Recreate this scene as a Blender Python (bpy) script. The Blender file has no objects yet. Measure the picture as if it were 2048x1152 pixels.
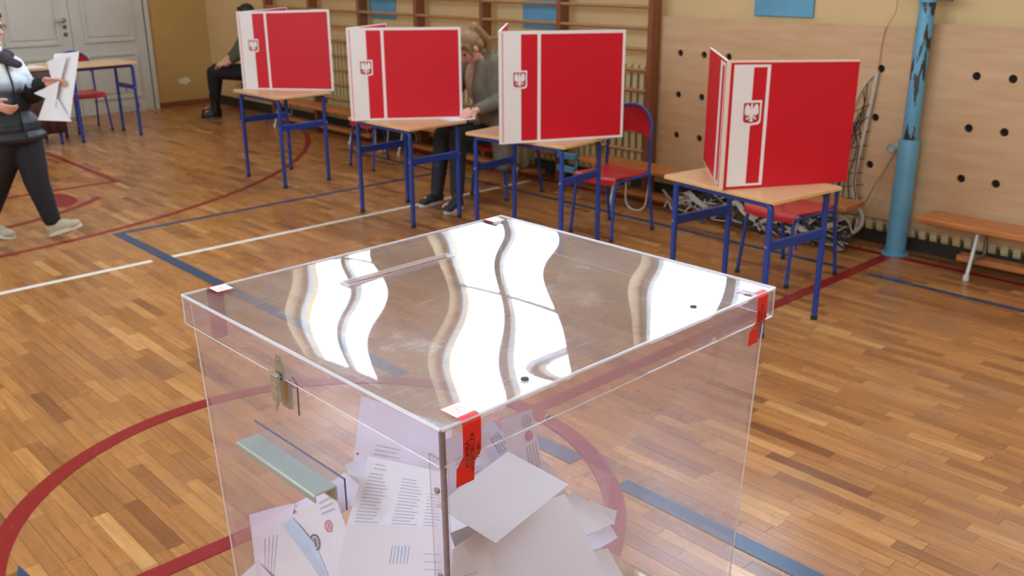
import bpy, bmesh, math, random
from mathutils import Vector as V, Matrix
random.seed(7)
PI = math.pi
SC = bpy.context.scene
COL = SC.collection

# ------------------------------------------------------------------ camera, sky, light, exposure
cam_d = bpy.data.cameras.new('camera'); cam = bpy.data.objects.new('camera', cam_d); COL.objects.link(cam)
cam_d.sensor_width = 36.0; cam_d.lens = 1887.0/2048*36; cam_d.clip_start = 0.02; cam_d.clip_end = 200
_R = V((0.72997579, -0.68344863, -0.00577179)); _U = V((0.22779855, 0.2353271, 0.94484336)); _F = V((0.64439365, 0.69102758, -0.32747169))
cam.matrix_world = Matrix(((_R.x, _U.x, -_F.x, 0), (_R.y, _U.y, -_F.y, 0), (_R.z, _U.z, -_F.z, 1.85), (0, 0, 0, 1)))
cam_d.dof.use_dof = True; cam_d.dof.focus_distance = 1.25; cam_d.dof.aperture_fstop = 11
SC.camera = cam
world = bpy.data.worlds.new('overcast_sky'); SC.world = world; world.use_nodes = True
bg = world.node_tree.nodes['Background']; bg.inputs[0].default_value = (0.78, 0.95, 1.13, 1); bg.inputs[1].default_value = 11.0
SC.view_settings.view_transform = 'Standard'; SC.view_settings.look = 'None'
SC.view_settings.gamma = 1; SC.view_settings.use_curve_mapping = False
SC.view_settings.exposure = 0.12
SC.cycles.max_bounces = 12; SC.cycles.diffuse_bounces = 5; SC.cycles.glossy_bounces = 6
SC.cycles.transparent_max_bounces = 40; SC.cycles.use_denoising = True
SC.cycles.caustics_reflective = False; SC.cycles.caustics_refractive = False
WIN_Y_R = [9.9, 6.84, 4.15, 1.1, -1.95]; WIN_Y_L = [6.4, 3.3, 0.2, -2.9]
WIN_W, WIN_Z0, WIN_Z1 = 1.76, 2.7, 6.1
XR, XL, YB, YF, ZC = 6.10, -4.6, 12.62, -6.0, 7.0
def portal(x, y, rz):
    l = bpy.data.lights.new('window_portal', 'AREA'); l.shape = 'RECTANGLE'
    l.size = WIN_Z1-WIN_Z0; l.size_y = WIN_W; l.cycles.is_portal = True
    o = bpy.data.objects.new('window_portal', l); COL.objects.link(o)
    o.location = (x, y, (WIN_Z0+WIN_Z1)/2); o.rotation_euler = (0, rz, 0)
for y in WIN_Y_R: portal(XR+0.30, y, PI/2)
for y in WIN_Y_L: portal(XL-0.30, y, -PI/2)

# ------------------------------------------------------------------ materials
def srgb(r, g, b):
    f = lambda c: (c/255/12.92 if c/255 <= 0.04045 else ((c/255+0.055)/1.055)**2.4)
    return (f(r), f(g), f(b), 1)
def newmat(name):
    m = bpy.data.materials.new(name); m.use_nodes = True; nt = m.node_tree
    return m, nt, nt.nodes['Principled BSDF']
def N(nt, t, **k):
    n = nt.nodes.new(t)
    for a, b in k.items(): setattr(n, a, b)
    return n
def mixcol(nt, fac, a, b, blend='MIX'):
    n = N(nt, 'ShaderNodeMix', data_type='RGBA', blend_type=blend)
    for i, v in ((0, fac), (6, a), (7, b)):
        if isinstance(v, (int, float, tuple)): n.inputs[i].default_value = v
        else: nt.links.new(v, n.inputs[i])
    return n.outputs[2]
def ramp(nt, src, stops):
    r = N(nt, 'ShaderNodeValToRGB'); e = r.color_ramp.elements
    while len(e) < len(stops): e.new(0.5)
    for el, (p, c) in zip(e, stops): el.position = p; el.color = c
    nt.links.new(src, r.inputs[0]); return r.outputs[0]
def noise(nt, scale, detail=4, vec=None, rough=0.55):
    n = N(nt, 'ShaderNodeTexNoise'); n.inputs['Scale'].default_value = scale; n.inputs['Detail'].default_value = detail
    n.inputs['Roughness'].default_value = rough
    if vec is not None: nt.links.new(vec, n.inputs['Vector'])
    return n.outputs[0]
def objco(nt, sc=(1, 1, 1), kind='Object'):
    t = N(nt, 'ShaderNodeTexCoord'); mp = N(nt, 'ShaderNodeMapping'); mp.inputs['Scale'].default_value = sc
    nt.links.new(t.outputs[kind], mp.inputs[0]); return mp.outputs[0]
def bump(nt, src, s, d=0.01):
    b = N(nt, 'ShaderNodeBump'); b.inputs['Strength'].default_value = s; b.inputs['Distance'].default_value = d
    nt.links.new(src, b.inputs['Height']); return b.outputs[0]
def simple(name, c, rough=0.5, metal=0, var=0.12, scale=30, bmp=0, spec=0.5, sc=(1, 1, 1)):
    m, nt, p = newmat(name)
    nz = noise(nt, scale, 4, objco(nt, sc))
    dark = tuple(x*(1-var) for x in c[:3])+(1,); lite = tuple(min(1, x*(1+var)) for x in c[:3])+(1,)
    nt.links.new(ramp(nt, nz, [(0.3, dark), (0.7, lite)]), p.inputs['Base Color'])
    p.inputs['Roughness'].default_value = rough; p.inputs['Metallic'].default_value = metal
    p.inputs['Specular IOR Level'].default_value = spec
    if bmp: nt.links.new(bump(nt, nz, bmp), p.inputs['Normal'])
    return m
M = {}
M['blue_tube'] = simple('blue_painted_steel', srgb(34, 66, 150), 0.35, 0, 0.12, 25)
M['red_ply'] = simple('red_stained_plywood', srgb(190, 32, 42), 0.3, 0, 0.15, 18, sc=(1, 6, 1))
M['beech'] = simple('beech_laminate', srgb(214, 172, 130), 0.3, 0, 0.07, 6, sc=(14, 1.5, 3))
M['beech_edge'] = simple('beech_edge_band', srgb(226, 184, 120), 0.4, 0, 0.08, 20)
M['screw'] = simple('zinc_screw', srgb(190, 190, 190), 0.35, 0.8, 0.05)
M['rubber'] = simple('dark_rubber', srgb(35, 35, 45), 0.7, 0, 0.1)
M['print_red'] = simple('printed_red_board', srgb(205, 4, 34), 0.5, 0, 0.05, 300)
M['print_white'] = simple('printed_white_board', srgb(236, 232, 232), 0.5, 0, 0.02, 40)
M['print_pink'] = simple('printed_pink_line', srgb(225, 150, 150), 0.5, 0, 0.02, 40)
M['emblem_red'] = simple('printed_emblem_red', srgb(178, 28, 48), 0.5, 0, 0.03, 60)
M['foam_edge'] = simple('foam_board_edge', srgb(232, 214, 196), 0.6, 0, 0.03, 40)
M['wall_cream'] = simple('cream_wall_paint', srgb(214, 184, 134), 0.6, 0, 0.05, 3, 0.05)
M['wall_mustard'] = simple('mustard_wall_paint', srgb(192, 156, 96), 0.55, 0, 0.05, 3, 0.05)
M['ceiling'] = simple('white_ceiling_paint', srgb(235, 233, 226), 0.8, 0, 0.03, 2)
M['bar_wood'] = simple('varnished_bar_wood', srgb(172, 126, 84), 0.4, 0, 0.15, 8, sc=(8, 1, 8))
M['post_wood'] = simple('varnished_post_wood', srgb(134, 80, 50), 0.4, 0, 0.18, 8, sc=(8, 8, 1))
M['bench_wood'] = simple('bench_pine', srgb(190, 120, 66), 0.35, 0, 0.2, 7, sc=(8, 0.8, 8))
M['radiator'] = simple('cream_radiator_enamel', srgb(214, 196, 148), 0.4, 0, 0.08, 12)
M['dark_gap'] = simple('dark_baseboard', srgb(52, 44, 36), 0.6, 0, 0.3, 9)
M['door_white'] = simple('white_door_paint', srgb(204, 201, 193), 0.35, 0, 0.03, 3)
M['chrome'] = simple('satin_nickel', srgb(170, 168, 160), 0.3, 0.9, 0.05)
M['sky_blue'] = simple('light_blue_paint', srgb(98, 160, 194), 0.4, 0, 0.08, 5)
M['hole'] = simple('hole_shade', srgb(28, 20, 14), 0.9, 0, 0.2)  # near black paints the shade inside holes and keyholes
M['white_metal'] = simple('white_painted_tube', srgb(205, 205, 200), 0.35, 0.1, 0.05)
M['grey_metal'] = simple('galvanised_tube', srgb(150, 150, 145), 0.35, 0.7, 0.1)
M['cord_white'] = simple('white_net_cord', srgb(190, 184, 172), 0.8, 0, 0.12, 60)
M['cord_dark'] = simple('dark_net_cord', srgb(58, 54, 50), 0.85, 0, 0.3, 60)
M['cloth_brown'] = simple('brown_table_skirt', srgb(78, 50, 44), 0.8, 0, 0.2, 14, 0.2)
M['paper'] = simple('white_ballot_paper', srgb(232, 231, 236), 0.8, 0, 0.015, 8)
M['paper_lilac'] = simple('lilac_ballot_paper', srgb(226, 219, 234), 0.8, 0, 0.02, 8)
M['ink'] = simple('grey_print_ink', srgb(188, 185, 196), 0.8, 0, 0.1)
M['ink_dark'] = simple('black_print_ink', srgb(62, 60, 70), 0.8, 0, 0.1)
M['ink_red'] = simple('red_stamp_ink', srgb(206, 92, 112), 0.8, 0, 0.1)
M['ink_blue'] = simple('pale_blue_stripe_ink', srgb(190, 212, 236), 0.8, 0, 0.05)
M['seal_red'] = simple('red_seal_film', srgb(226, 44, 40), 0.3, 0, 0.04)
M['seal_text'] = simple('black_seal_print', srgb(70, 14, 16), 0.5, 0, 0.05)
M['seal_faint'] = simple('faint_red_seal_print', srgb(228, 190, 188), 0.5, 0, 0.05)
M['latch'] = simple('nickel_plated_latch', srgb(190, 186, 168), 0.3, 0.75, 0.08)
M['aluminium'] = simple('brushed_aluminium', srgb(176, 186, 180), 0.35, 0.55, 0.05)
M['dark_reflection'] = simple('dark_reflection_tone', srgb(96, 84, 108), 0.25, 0.0, 0.1)  # dark tone painted for shadow and reflection outlines on the clear wall
M['corner_edge'] = simple('corner_acrylic_edge', srgb(138, 120, 128), 0.2, 0.2, 0.15, 30)
M['skin'] = simple('skin', srgb(222, 168, 146), 0.5, 0, 0.05, 14)
M['black_hair'] = simple('black_hair', srgb(34, 26, 34), 0.5, 0, 0.3, 60, 0.3)
M['blond_hair'] = simple('dark_blond_hair', srgb(146, 112, 76), 0.5, 0, 0.3, 50, 0.3, sc=(4, 4, 1))
M['black_cloth'] = simple('black_cloth', srgb(19, 18, 20), 0.8, 0, 0.25, 30, 0.2)
M['leggings'] = simple('charcoal_leggings', srgb(38, 38, 44), 0.8, 0, 0.2, 30, 0.2)
M['olive_cloth'] = simple('olive_shirt', srgb(84, 88, 60), 0.85, 0, 0.15, 25, 0.2)
M['grey_coat'] = simple('grey_green_coat', srgb(112, 106, 92), 0.85, 0, 0.15, 20, 0.3)
M['pale_top'] = simple('pale_pink_top', srgb(196, 170, 152), 0.85, 0, 0.08, 20)
M['scarf'] = simple('dark_patterned_scarf', srgb(62, 54, 62), 0.85, 0, 0.7, 70, 0.2)
M['beige_shoe'] = simple('beige_canvas', srgb(176, 164, 142), 0.8, 0, 0.1, 60, 0.2)
M['sole'] = simple('pale_rubber_sole', srgb(208, 202, 188), 0.6, 0, 0.05)
M['black_shoe'] = simple('black_knit_shoe', srgb(46, 46, 48), 0.6, 0, 0.2, 60, 0.2)
M['boot'] = simple('black_leather_boot', srgb(22, 21, 22), 0.35, 0, 0.2, 20, 0.2)
M['sock'] = simple('grey_boot_lining', srgb(190, 186, 186), 0.8, 0, 0.05)
M['gold'] = simple('glasses_frame', srgb(120, 96, 60), 0.3, 0.7, 0.05)
M['table_wood'] = simple('plain_table_wood', srgb(170, 130, 90), 0.5, 0, 0.1, 6, sc=(8, 1, 1))
M['patch'] = simple('white_wall_filler', srgb(224, 214, 190), 0.7, 0, 0.04, 20)
M['court_white'] = None

def plank_material():
    m, nt, p = newmat('parquet_oak')
    at = N(nt, 'ShaderNodeAttribute', attribute_name='tone'); tone = at.outputs['Fac']
    geo = N(nt, 'ShaderNodeNewGeometry')
    mp = N(nt, 'ShaderNodeMapping'); mp.inputs['Scale'].default_value = (55, 3.2, 1); nt.links.new(geo.outputs['Position'], mp.inputs[0])
    cx = N(nt, 'ShaderNodeCombineXYZ'); mul = N(nt, 'ShaderNodeMath', operation='MULTIPLY'); mul.inputs[1].default_value = 97
    nt.links.new(tone, mul.inputs[0]); nt.links.new(mul.outputs[0], cx.inputs[0]); nt.links.new(mul.outputs[0], cx.inputs[1])
    va = N(nt, 'ShaderNodeVectorMath', operation='ADD'); nt.links.new(mp.outputs[0], va.inputs[0]); nt.links.new(cx.outputs[0], va.inputs[1])
    g = noise(nt, 1.0, 6, va.outputs[0], 0.6)
    base = ramp(nt, tone, [(0.0, srgb(130, 80, 46)), (0.2, srgb(154, 100, 56)), (0.55, srgb(176, 118, 66)), (0.85, srgb(188, 131, 76)), (1.0, srgb(200, 147, 90))])
    c = mixcol(nt, 1.0, base, ramp(nt, g, [(0.25, (0.66, 0.6, 0.54, 1)), (0.6, (1.05, 1.05, 1.05, 1))]), 'MULTIPLY')
    # worn grime: large patches and small dark scuffs rubbed into the varnish
    w = noise(nt, 1.7, 6, geo.outputs['Position'], 0.65)
    c = mixcol(nt, ramp(nt, w, [(0.50, (0, 0, 0, 1)), (0.72, (0.5, 0.5, 0.5, 1))]), c, srgb(140, 104, 76))
    s = noise(nt, 9, 5, geo.outputs['Position'], 0.7)
    c = mixcol(nt, ramp(nt, s, [(0.62, (0, 0, 0, 1)), (0.75, (0.75, 0.75, 0.75, 1))]), c, srgb(84, 62, 48))
    nt.links.new(c, p.inputs['Base Color'])
    nt.links.new(ramp(nt, w, [(0.3, (0.2, 0.2, 0.2, 1)), (0.75, (0.4, 0.4, 0.4, 1))]), p.inputs['Roughness'])
    nt.links.new(bump(nt, g, 0.06, 0.002), p.inputs['Normal'])
    return m
M['plank'] = plank_material()
def line_material(name, c):
    m, nt, p = newmat(name); geo = N(nt, 'ShaderNodeNewGeometry')
    s = noise(nt, 26, 6, geo.outputs['Position'], 0.7)
    nt.links.new(mixcol(nt, ramp(nt, s, [(0.60, (0, 0, 0, 1)), (0.72, (0.6, 0.6, 0.6, 1))]), c, srgb(150, 105, 70)), p.inputs['Base Color'])
    p.inputs['Roughness'].default_value = 0.3
    return m
M['court_red'] = line_material('red_court_paint', srgb(136, 13, 27))
M['court_blue'] = line_material('blue_court_paint', srgb(36, 66, 100))
M['court_white'] = line_material('white_court_paint', srgb(232, 226, 214))
def plywood_material():
    m, nt, p = newmat('birch_plywood'); v = objco(nt, (1, 1.2, 9)); g = noise(nt, 2.2, 7, v, 0.6)
    c = ramp(nt, g, [(0.25, srgb(190, 153, 115)), (0.55, srgb(204, 168, 129)), (0.8, srgb(213, 182, 144))])
    b = noise(nt, 3.5, 4, objco(nt)); c = mixcol(nt, ramp(nt, b, [(0.62, (0, 0, 0, 1)), (0.8, (0.4, 0.4, 0.4, 1))]), c, srgb(196, 158, 112))
    nt.links.new(c, p.inputs['Base Color']); p.inputs['Roughness'].default_value = 0.5
    return m
M['plywood'] = plywood_material()
def peeling_material():
    m, nt, p = newmat('peeling_blue_paint')
    v = objco(nt, (1, 1, 0.22)); n1 = noise(nt, 13, 4, v, 0.6)
    n2 = noise(nt, 120, 3, objco(nt))
    blue = ramp(nt, n2, [(0.3, srgb(90, 152, 186)), (0.7, srgb(104, 168, 200))])
    fac = ramp(nt, n1, [(0.515, (0, 0, 0, 1)), (0.53, (1, 1, 1, 1))])
    nt.links.new(mixcol(nt, fac, blue, srgb(52, 42, 36)), p.inputs['Base Color'])
    p.inputs['Roughness'].default_value = 0.45
    nt.links.new(bump(nt, fac, -0.4, 0.003), p.inputs['Normal'])
    return m
M['peeling'] = peeling_material()
def ombre_material():
    m, nt, p = newmat('ombre_jacket'); t = N(nt, 'ShaderNodeTexCoord'); s = N(nt, 'ShaderNodeSeparateXYZ')
    nt.links.new(t.outputs['Object'], s.inputs[0])
    mr = N(nt, 'ShaderNodeMapRange'); mr.inputs[1].default_value = 0.66; mr.inputs[2].default_value = 1.30
    nt.links.new(s.outputs[2], mr.inputs[0])
    c = ramp(nt, mr.outputs[0], [(0.0, srgb(34, 34, 38)), (0.42, srgb(27, 29, 36)), (0.58, srgb(84, 98, 116)), (0.68, srgb(172, 188, 200)), (0.77, srgb(230, 231, 234))])
    w = N(nt, 'ShaderNodeTexWave', bands_direction='Z'); w.inputs['Scale'].default_value = 7; w.inputs['Distortion'].default_value = 1.5
    nt.links.new(t.outputs['Object'], w.inputs[0])
    nt.links.new(c, p.inputs['Base Color']); p.inputs['Roughness'].default_value = 0.55
    nt.links.new(bump(nt, w.outputs[0], 0.2, 0.01), p.inputs['Normal'])
    return m
M['ombre'] = ombre_material()
def acrylic(name, haze, smudge=0.0, tint=(0.985, 0.97, 0.985, 1)):
    # thin clear sheet: what Fresnel does not reflect passes straight on; haze is scratch and dust scatter plus painted-in reflections
    m = bpy.data.materials.new(name); m.use_nodes = True; nt = m.node_tree; nt.nodes.clear()
    out = N(nt, 'ShaderNodeOutputMaterial'); tr = N(nt, 'ShaderNodeBsdfTransparent'); tr.inputs[0].default_value = tint
    gl = N(nt, 'ShaderNodeBsdfGlossy'); gl.inputs['Roughness'].default_value = 0.0
    df = N(nt, 'ShaderNodeBsdfDiffuse'); df.inputs[0].default_value = (0.92, 0.9, 0.93, 1)
    tl = N(nt, 'ShaderNodeBsdfTranslucent'); tl.inputs[0].default_value = (0.92, 0.9, 0.93, 1)
    a = N(nt, 'ShaderNodeMixShader'); a.inputs[0].default_value = 0.5
    nt.links.new(df.outputs[0], a.inputs[1]); nt.links.new(tl.outputs[0], a.inputs[2])
    b = N(nt, 'ShaderNodeMixShader'); nt.links.new(tr.outputs[0], b.inputs[1]); nt.links.new(a.outputs[0], b.inputs[2])
    if smudge:
        v = objco(nt); n1 = noise(nt, 9, 6, v, 0.7); n2 = noise(nt, 3, 2, v)
        f1 = ramp(nt, n1, [(0.56, (haze,)*3+(1,)), (0.72, (smudge,)*3+(1,))]); f2 = ramp(nt, n2, [(0.38, (haze,)*3+(1,)), (0.6, (1, 1, 1, 1))])
        # long hairline scratches
        sv = objco(nt, (3, 60, 1)); n3 = noise(nt, 5, 3, sv, 0.6); f3 = ramp(nt, n3, [(0.63, (0, 0, 0, 1)), (0.68, (0.25, 0.25, 0.25, 1))])
        mm = mixcol(nt, 1.0, f1, f2, 'MULTIPLY'); mm = mixcol(nt, 1.0, mm, f3, 'ADD')
        nt.links.new(mm, b.inputs[0])
    else: b.inputs[0].default_value = haze
    # Schlick's Fresnel for a thin sheet, the same from either face
    ge = N(nt, 'ShaderNodeNewGeometry'); dt = N(nt, 'ShaderNodeVectorMath', operation='DOT_PRODUCT')
    nt.links.new(ge.outputs['Incoming'], dt.inputs[0]); nt.links.new(ge.outputs['Normal'], dt.inputs[1])
    def ma(op, a_, b_):
        q = N(nt, 'ShaderNodeMath', operation=op)
        for i_, v_ in enumerate((a_, b_)):
            if v_ is None: continue
            if isinstance(v_, (int, float)): q.inputs[i_].default_value = v_
            else: nt.links.new(v_, q.inputs[i_])
        return q.outputs[0]
    fr = ma('ADD', ma('MULTIPLY', ma('POWER', ma('SUBTRACT', 1.0, ma('ABSOLUTE', dt.outputs['Value'], None)), 5.0), 0.96), 0.04)
    c = N(nt, 'ShaderNodeMixShader'); nt.links.new(fr, c.inputs[0])
    nt.links.new(b.outputs[0], c.inputs[1]); nt.links.new(gl.outputs[0], c.inputs[2]); nt.links.new(c.outputs[0], out.inputs[0])
    return m
M['acrylic'] = acrylic('clear_acrylic', 0.05)
M['acrylic_lid'] = acrylic('scratched_acrylic_lid', 0.19, 0.6, (0.82, 0.83, 0.87, 1))  # raised haze also paints in the grey reflections between the windows
M['glass'] = acrylic('window_glass', 0.0, 0.0, (0.97, 0.98, 0.98, 1))
def edge_material():
    m = bpy.data.materials.new('acrylic_edge_highlight'); m.use_nodes = True; nt = m.node_tree; nt.nodes.clear()
    out = N(nt, 'ShaderNodeOutputMaterial'); tr = N(nt, 'ShaderNodeBsdfTransparent')
    p = N(nt, 'ShaderNodeBsdfPrincipled'); p.inputs['Base Color'].default_value = srgb(235, 228, 232); p.inputs['Roughness'].default_value = 0.1  # whitish colour painted in for the bright highlight on clear edges
    b = N(nt, 'ShaderNodeMixShader'); b.inputs[0].default_value = 0.6
    nt.links.new(tr.outputs[0], b.inputs[1]); nt.links.new(p.outputs[0], b.inputs[2]); nt.links.new(b.outputs[0], out.inputs[0]); return m
M['edge'] = edge_material()

# ------------------------------------------------------------------ mesh helpers
class MB:
    def __init__(s): s.v = []; s.f = []
    def add(s, vs, fs):
        o = len(s.v); s.v += [tuple(x) for x in vs]; s.f += [tuple(i+o for i in f) for f in fs]; return s
    def box(s, x0, x1, y0, y1, z0, z1, T=None):
        vs = [V((x, y, z)) for z in (z0, z1) for (x, y) in ((x0, y0), (x1, y0), (x1, y1), (x0, y1))]
        if T: vs = [T @ p for p in vs]
        return s.add(vs, [(3, 2, 1, 0), (4, 5, 6, 7), (0, 1, 5, 4), (1, 2, 6, 5), (2, 3, 7, 6), (3, 0, 4, 7)])
    def bbox(s, x0, x1, y0, y1, z0, z1, b=0.003, T=None):   # box with chamfered vertical outline and top
        def ring(i, z): return [(x0+i, y0+b, z), (x0+b, y0+i, z), (x1-b, y0+i, z), (x1-i, y0+b, z), (x1-i, y1-b, z), (x1-b, y1-i, z), (x0+b, y1-i, z), (x0+i, y1-b, z)]
        rs = [ring(b*0.7, z0), ring(0, z0+b), ring(0, z1-b), ring(b*0.7, z1)]
        vs = [V(p) for r in rs for p in r]
        if T: vs = [T @ p for p in vs]
        fs = [tuple(range(7, -1, -1)), tuple(range(24, 32))]
        for k in range(3):
            for i in range(8): fs.append((k*8+i, k*8+(i+1) % 8, (k+1)*8+(i+1) % 8, (k+1)*8+i))
        return s.add(vs, fs)
    def tube(s, pts, r, seg=10, cap=True, rs=None, flat=1.0):
        pts = [V(p) for p in pts]; n = len(pts); rings = []; up = None
        for i, p in enumerate(pts):
            t = (pts[min(i+1, n-1)]-pts[max(i-1, 0)]).normalized()
            if up is None:
                up = V((0, 0, 1)) if abs(t.z) < 0.9 else V((1, 0, 0))
            a = t.cross(up)
            if a.length < 1e-5: a = t.orthogonal()
            a.normalize(); b = a.cross(t).normalized(); up = b
            rr = rs[i] if rs else r
            rings.append([p+a*math.cos(2*PI*k/seg)*rr+b*math.sin(2*PI*k/seg)*rr*flat for k in range(seg)])
        vs = [q for r_ in rings for q in r_]; fs = []
        for i in range(n-1):
            for k in range(seg): fs.append((i*seg+k, i*seg+(k+1) % seg, (i+1)*seg+(k+1) % seg, (i+1)*seg+k))
        if cap: fs += [tuple(range(seg-1, -1, -1)), tuple(range((n-1)*seg, n*seg))]
        return s.add(vs, fs)
    def prism(s, poly, O, u, w, n, d):                        # a flat outline given in (u, w), thickened along n
        O = V(O); u = V(u); w = V(w); n = V(n); k = len(poly)
        a = [O+u*p[0]+w*p[1] for p in poly]; b = [q+n*d for q in a]
        return s.add(a+b, [tuple(range(k-1, -1, -1)), tuple(range(k, 2*k))]+[(i, (i+1) % k, k+(i+1) % k, k+i) for i in range(k)])
    def lathe(s, prof, O=(0, 0, 0), seg=20):
        O = V(O); vs = []; fs = []
        for r, z in prof: vs += [O+V((r*math.cos(2*PI*k/seg), r*math.sin(2*PI*k/seg), z)) for k in range(seg)]
        for i in range(len(prof)-1):
            for k in range(seg): fs.append((i*seg+k, i*seg+(k+1) % seg, (i+1)*seg+(k+1) % seg, (i+1)*seg+k))
        fs += [tuple(range(seg-1, -1, -1)), tuple(range((len(prof)-1)*seg, len(prof)*seg))]
        return s.add(vs, fs)
    def disc(s, O, n, r, d, seg=14):
        n = V(n).normalized(); a = n.orthogonal().normalized(); b = n.cross(a)
        return s.prism([(r*math.cos(2*PI*k/seg), r*math.sin(2*PI*k/seg)) for k in range(seg)], O, a, b, n, d)
    def ringflat(s, O, u, w, n, r0, r1, d, seg=20):
        O = V(O); u = V(u); w = V(w); n = V(n); vs = []
        for k in range(seg):
            c, q = math.cos(2*PI*k/seg), math.sin(2*PI*k/seg)
            vs += [O+u*c*r0+w*q*r0+n*d, O+u*c*r1+w*q*r1+n*d, O+u*c*r0+w*q*r0, O+u*c*r1+w*q*r1]
        fs = []
        for k in range(seg):
            a = 4*k; b = 4*((k+1) % seg); fs += [(a, a+1, b+1, b), (a+2, b+2, b+3, a+3), (a+1, a+3, b+3, b+1), (a, b, b+2, a+2)]
        return s.add(vs, fs)
    def mesh(s, name, mat, smooth=False):
        m = bpy.data.meshes.new(name); m.from_pydata(s.v, [], s.f)
        if mat: m.materials.append(mat)
        if smooth: m.polygons.foreach_set('use_smooth', [True]*len(m.polygons)); m.set_sharp_from_angle(angle=math.radians(48))
        m.update(); return m
    def build(s, name, mat, parent=None, smooth=False, label=None):
        o = bpy.data.objects.new(name, s.mesh(name, M[mat] if isinstance(mat, str) else mat, smooth)); COL.objects.link(o)
        if parent: o.parent = parent
        if label: o['label'] = label
        return o
def empty(name, loc, rz=0, label=None, cat=None, group=None):
    o = bpy.data.objects.new(name, None); COL.objects.link(o); o.location = loc; o.rotation_euler = (0, 0, rz); o.empty_display_size = 0.05
    if label: o['label'] = label; o['category'] = cat
    if group: o['group'] = group
    return o
def tag(o, label, cat, group=None):
    o['label'] = label; o['category'] = cat
    if group: o['group'] = group
    return o
def struct(o): o['kind'] = 'structure'; return o
def rnd(pts, r, n=5):                                         # round the corners of a polyline
    pts = [V(p) for p in pts]; out = [pts[0]]
    for i in range(1, len(pts)-1):
        a, b, c = pts[i-1], pts[i], pts[i+1]; d1 = (a-b).normalized(); d2 = (c-b).normalized(); rr = min(r, (a-b).length*0.49, (c-b).length*0.49)
        p, q = b+d1*rr, b+d2*rr
        for k in range(n+1):
            t = k/n; out.append(p*(1-t)**2+b*2*t*(1-t)+q*t*t)
    out.append(pts[-1]); return out
def dup(root, loc, rz, label=None, group=None):
    def cp(o, par):
        c = o.copy(); COL.objects.link(c)
        if par: c.parent = par
        for ch in list(o.children): cp(ch, c)
        return c
    r = cp(root, None); r.location = loc; r.rotation_euler = (0, 0, rz)
    if label: r['label'] = label
    if group: r['group'] = group
    return r

# ------------------------------------------------------------------ the hall
struct(MB().box(XL-0.4, XR+0.4, YF-0.4, YB+0.4, -0.14, -0.012).build('floor', 'dark_gap'))
floor = bpy.data.objects['floor']
def in_view(x, y):
    d = V((x, y, 0))-V((0, 0, 1.85)); z = d.dot(_F)
    if z < 0.3: return None
    u, v = 1024+1887*d.dot(_R)/z, 576-1887*d.dot(_U)/z
    return d.length if -20 < u < 2068 and -20 < v < 1172 else None
planks = []
PW = 0.0565
ncol = int((XR-XL)/PW)
for i in range(ncol+1):
    x0 = XL+i*PW; y = YF+random.random()*0.4-0.4
    while y < YB:
        L = random.choice((0.30, 0.34, 0.38, 0.42)) ; y1 = y+L
        if y1 > YF and x0 < XR:
            t = min(1, max(0, random.gauss(0.5, 0.23))); h = random.uniform(-0.0004, 0.0003)
            planks.append((x0, min(x0+PW, XR), max(y, YF), min(y1, YB), t, h, in_view(x0+PW/2, (y+y1)/2)))
        y = y1
seen = sorted((p for p in planks if p[6]), key=lambda p: p[6]); near = seen[:300]; nearset = set(id(p) for p in near)
def tone_attr(mesh, tones):
    a = mesh.attributes.new('tone', 'FLOAT', 'FACE'); a.data.foreach_set('value', tones)
g = 0.0006
for p in near:
    mb = MB().box(p[0]+g, p[1]-g, p[2]+g, p[3]-g, -0.012, p[5]); o = mb.build('plank', 'plank', floor); tone_attr(o.data, [p[4]]*6)
mb = MB(); tones = []
for p in planks:
    if id(p) in nearset: continue
    mb.box(p[0]+g, p[1]-g, p[2]+g, p[3]-g, -0.012, p[5]); tones += [p[4]]*6
o = mb.build('planks', 'plank', floor); tone_attr(o.data, tones); o['kind'] = 'stuff'

# court lines, painted on the parquet
LZ0, LZ1 = 0.0002, 0.0011; NL = [0]
def line(pts, w, mat, label):
    NL[0] += 1; LZ1 = 0.0010+0.00012*(18-NL[0])
    mb = MB(); pts = [V((*p, 0)) for p in pts]; n = len(pts); L = []; R = []
    for i, p in enumerate(pts):
        t = (pts[min(i+1, n-1)]-pts[max(i-1, 0)]).normalized(); s = V((-t.y, t.x, 0))*w/2; L.append(p+s); R.append(p-s)
    vs = [q+V((0, 0, LZ1)) for q in L+R]+[q+V((0, 0, LZ0)) for q in L+R]; fs = []
    for i in range(n-1): fs += [(n+i, n+i+1, i+1, i), (i, i+1, 2*n+i+1, 2*n+i), (n+i, 3*n+i, 3*n+i+1, n+i+1)]
    mb.add(vs, fs); return mb.build('court_line', mat, floor, label=label)
def arc(c, r, a0, a1, n=60): return [(c[0]+r*math.cos(a0+(a1-a0)*k/n), c[1]+r*math.sin(a0+(a1-a0)*k/n)) for k in range(n+1)]
line(arc((1.52, 2.65), 1.06, 0, 2*PI, 90), 0.075, 'court_red', 'red centre circle line running under the ballot box')
line([(-4, 2.652), (5.9, 2.652)], 0.07, 'court_red', 'red centre line crossing the hall to the blue post')
line([(5.87, -5), (5.87, 9.6)], 0.05, 'court_red', 'red side line along the wall')
line(arc((1.25, 11.62), 4.88, -0.47-PI/2-0.6, 0.02, 70), 0.05, 'court_red', 'red goal area arc curving past the far desks')
line([(3.09, 10.6), (3.09, 8.55)], 0.05, 'court_red', 'red line beside the walking woman')
line([(-3, 8.52), (3.115, 8.52)], 0.05, 'court_red', 'red line meeting the red corner')
line(arc((1.4, 9.35), 1.9, -PI*0.98, -0.25*PI, 40), 0.06, 'court_red', 'red free throw arc beside the walking woman')
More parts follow.
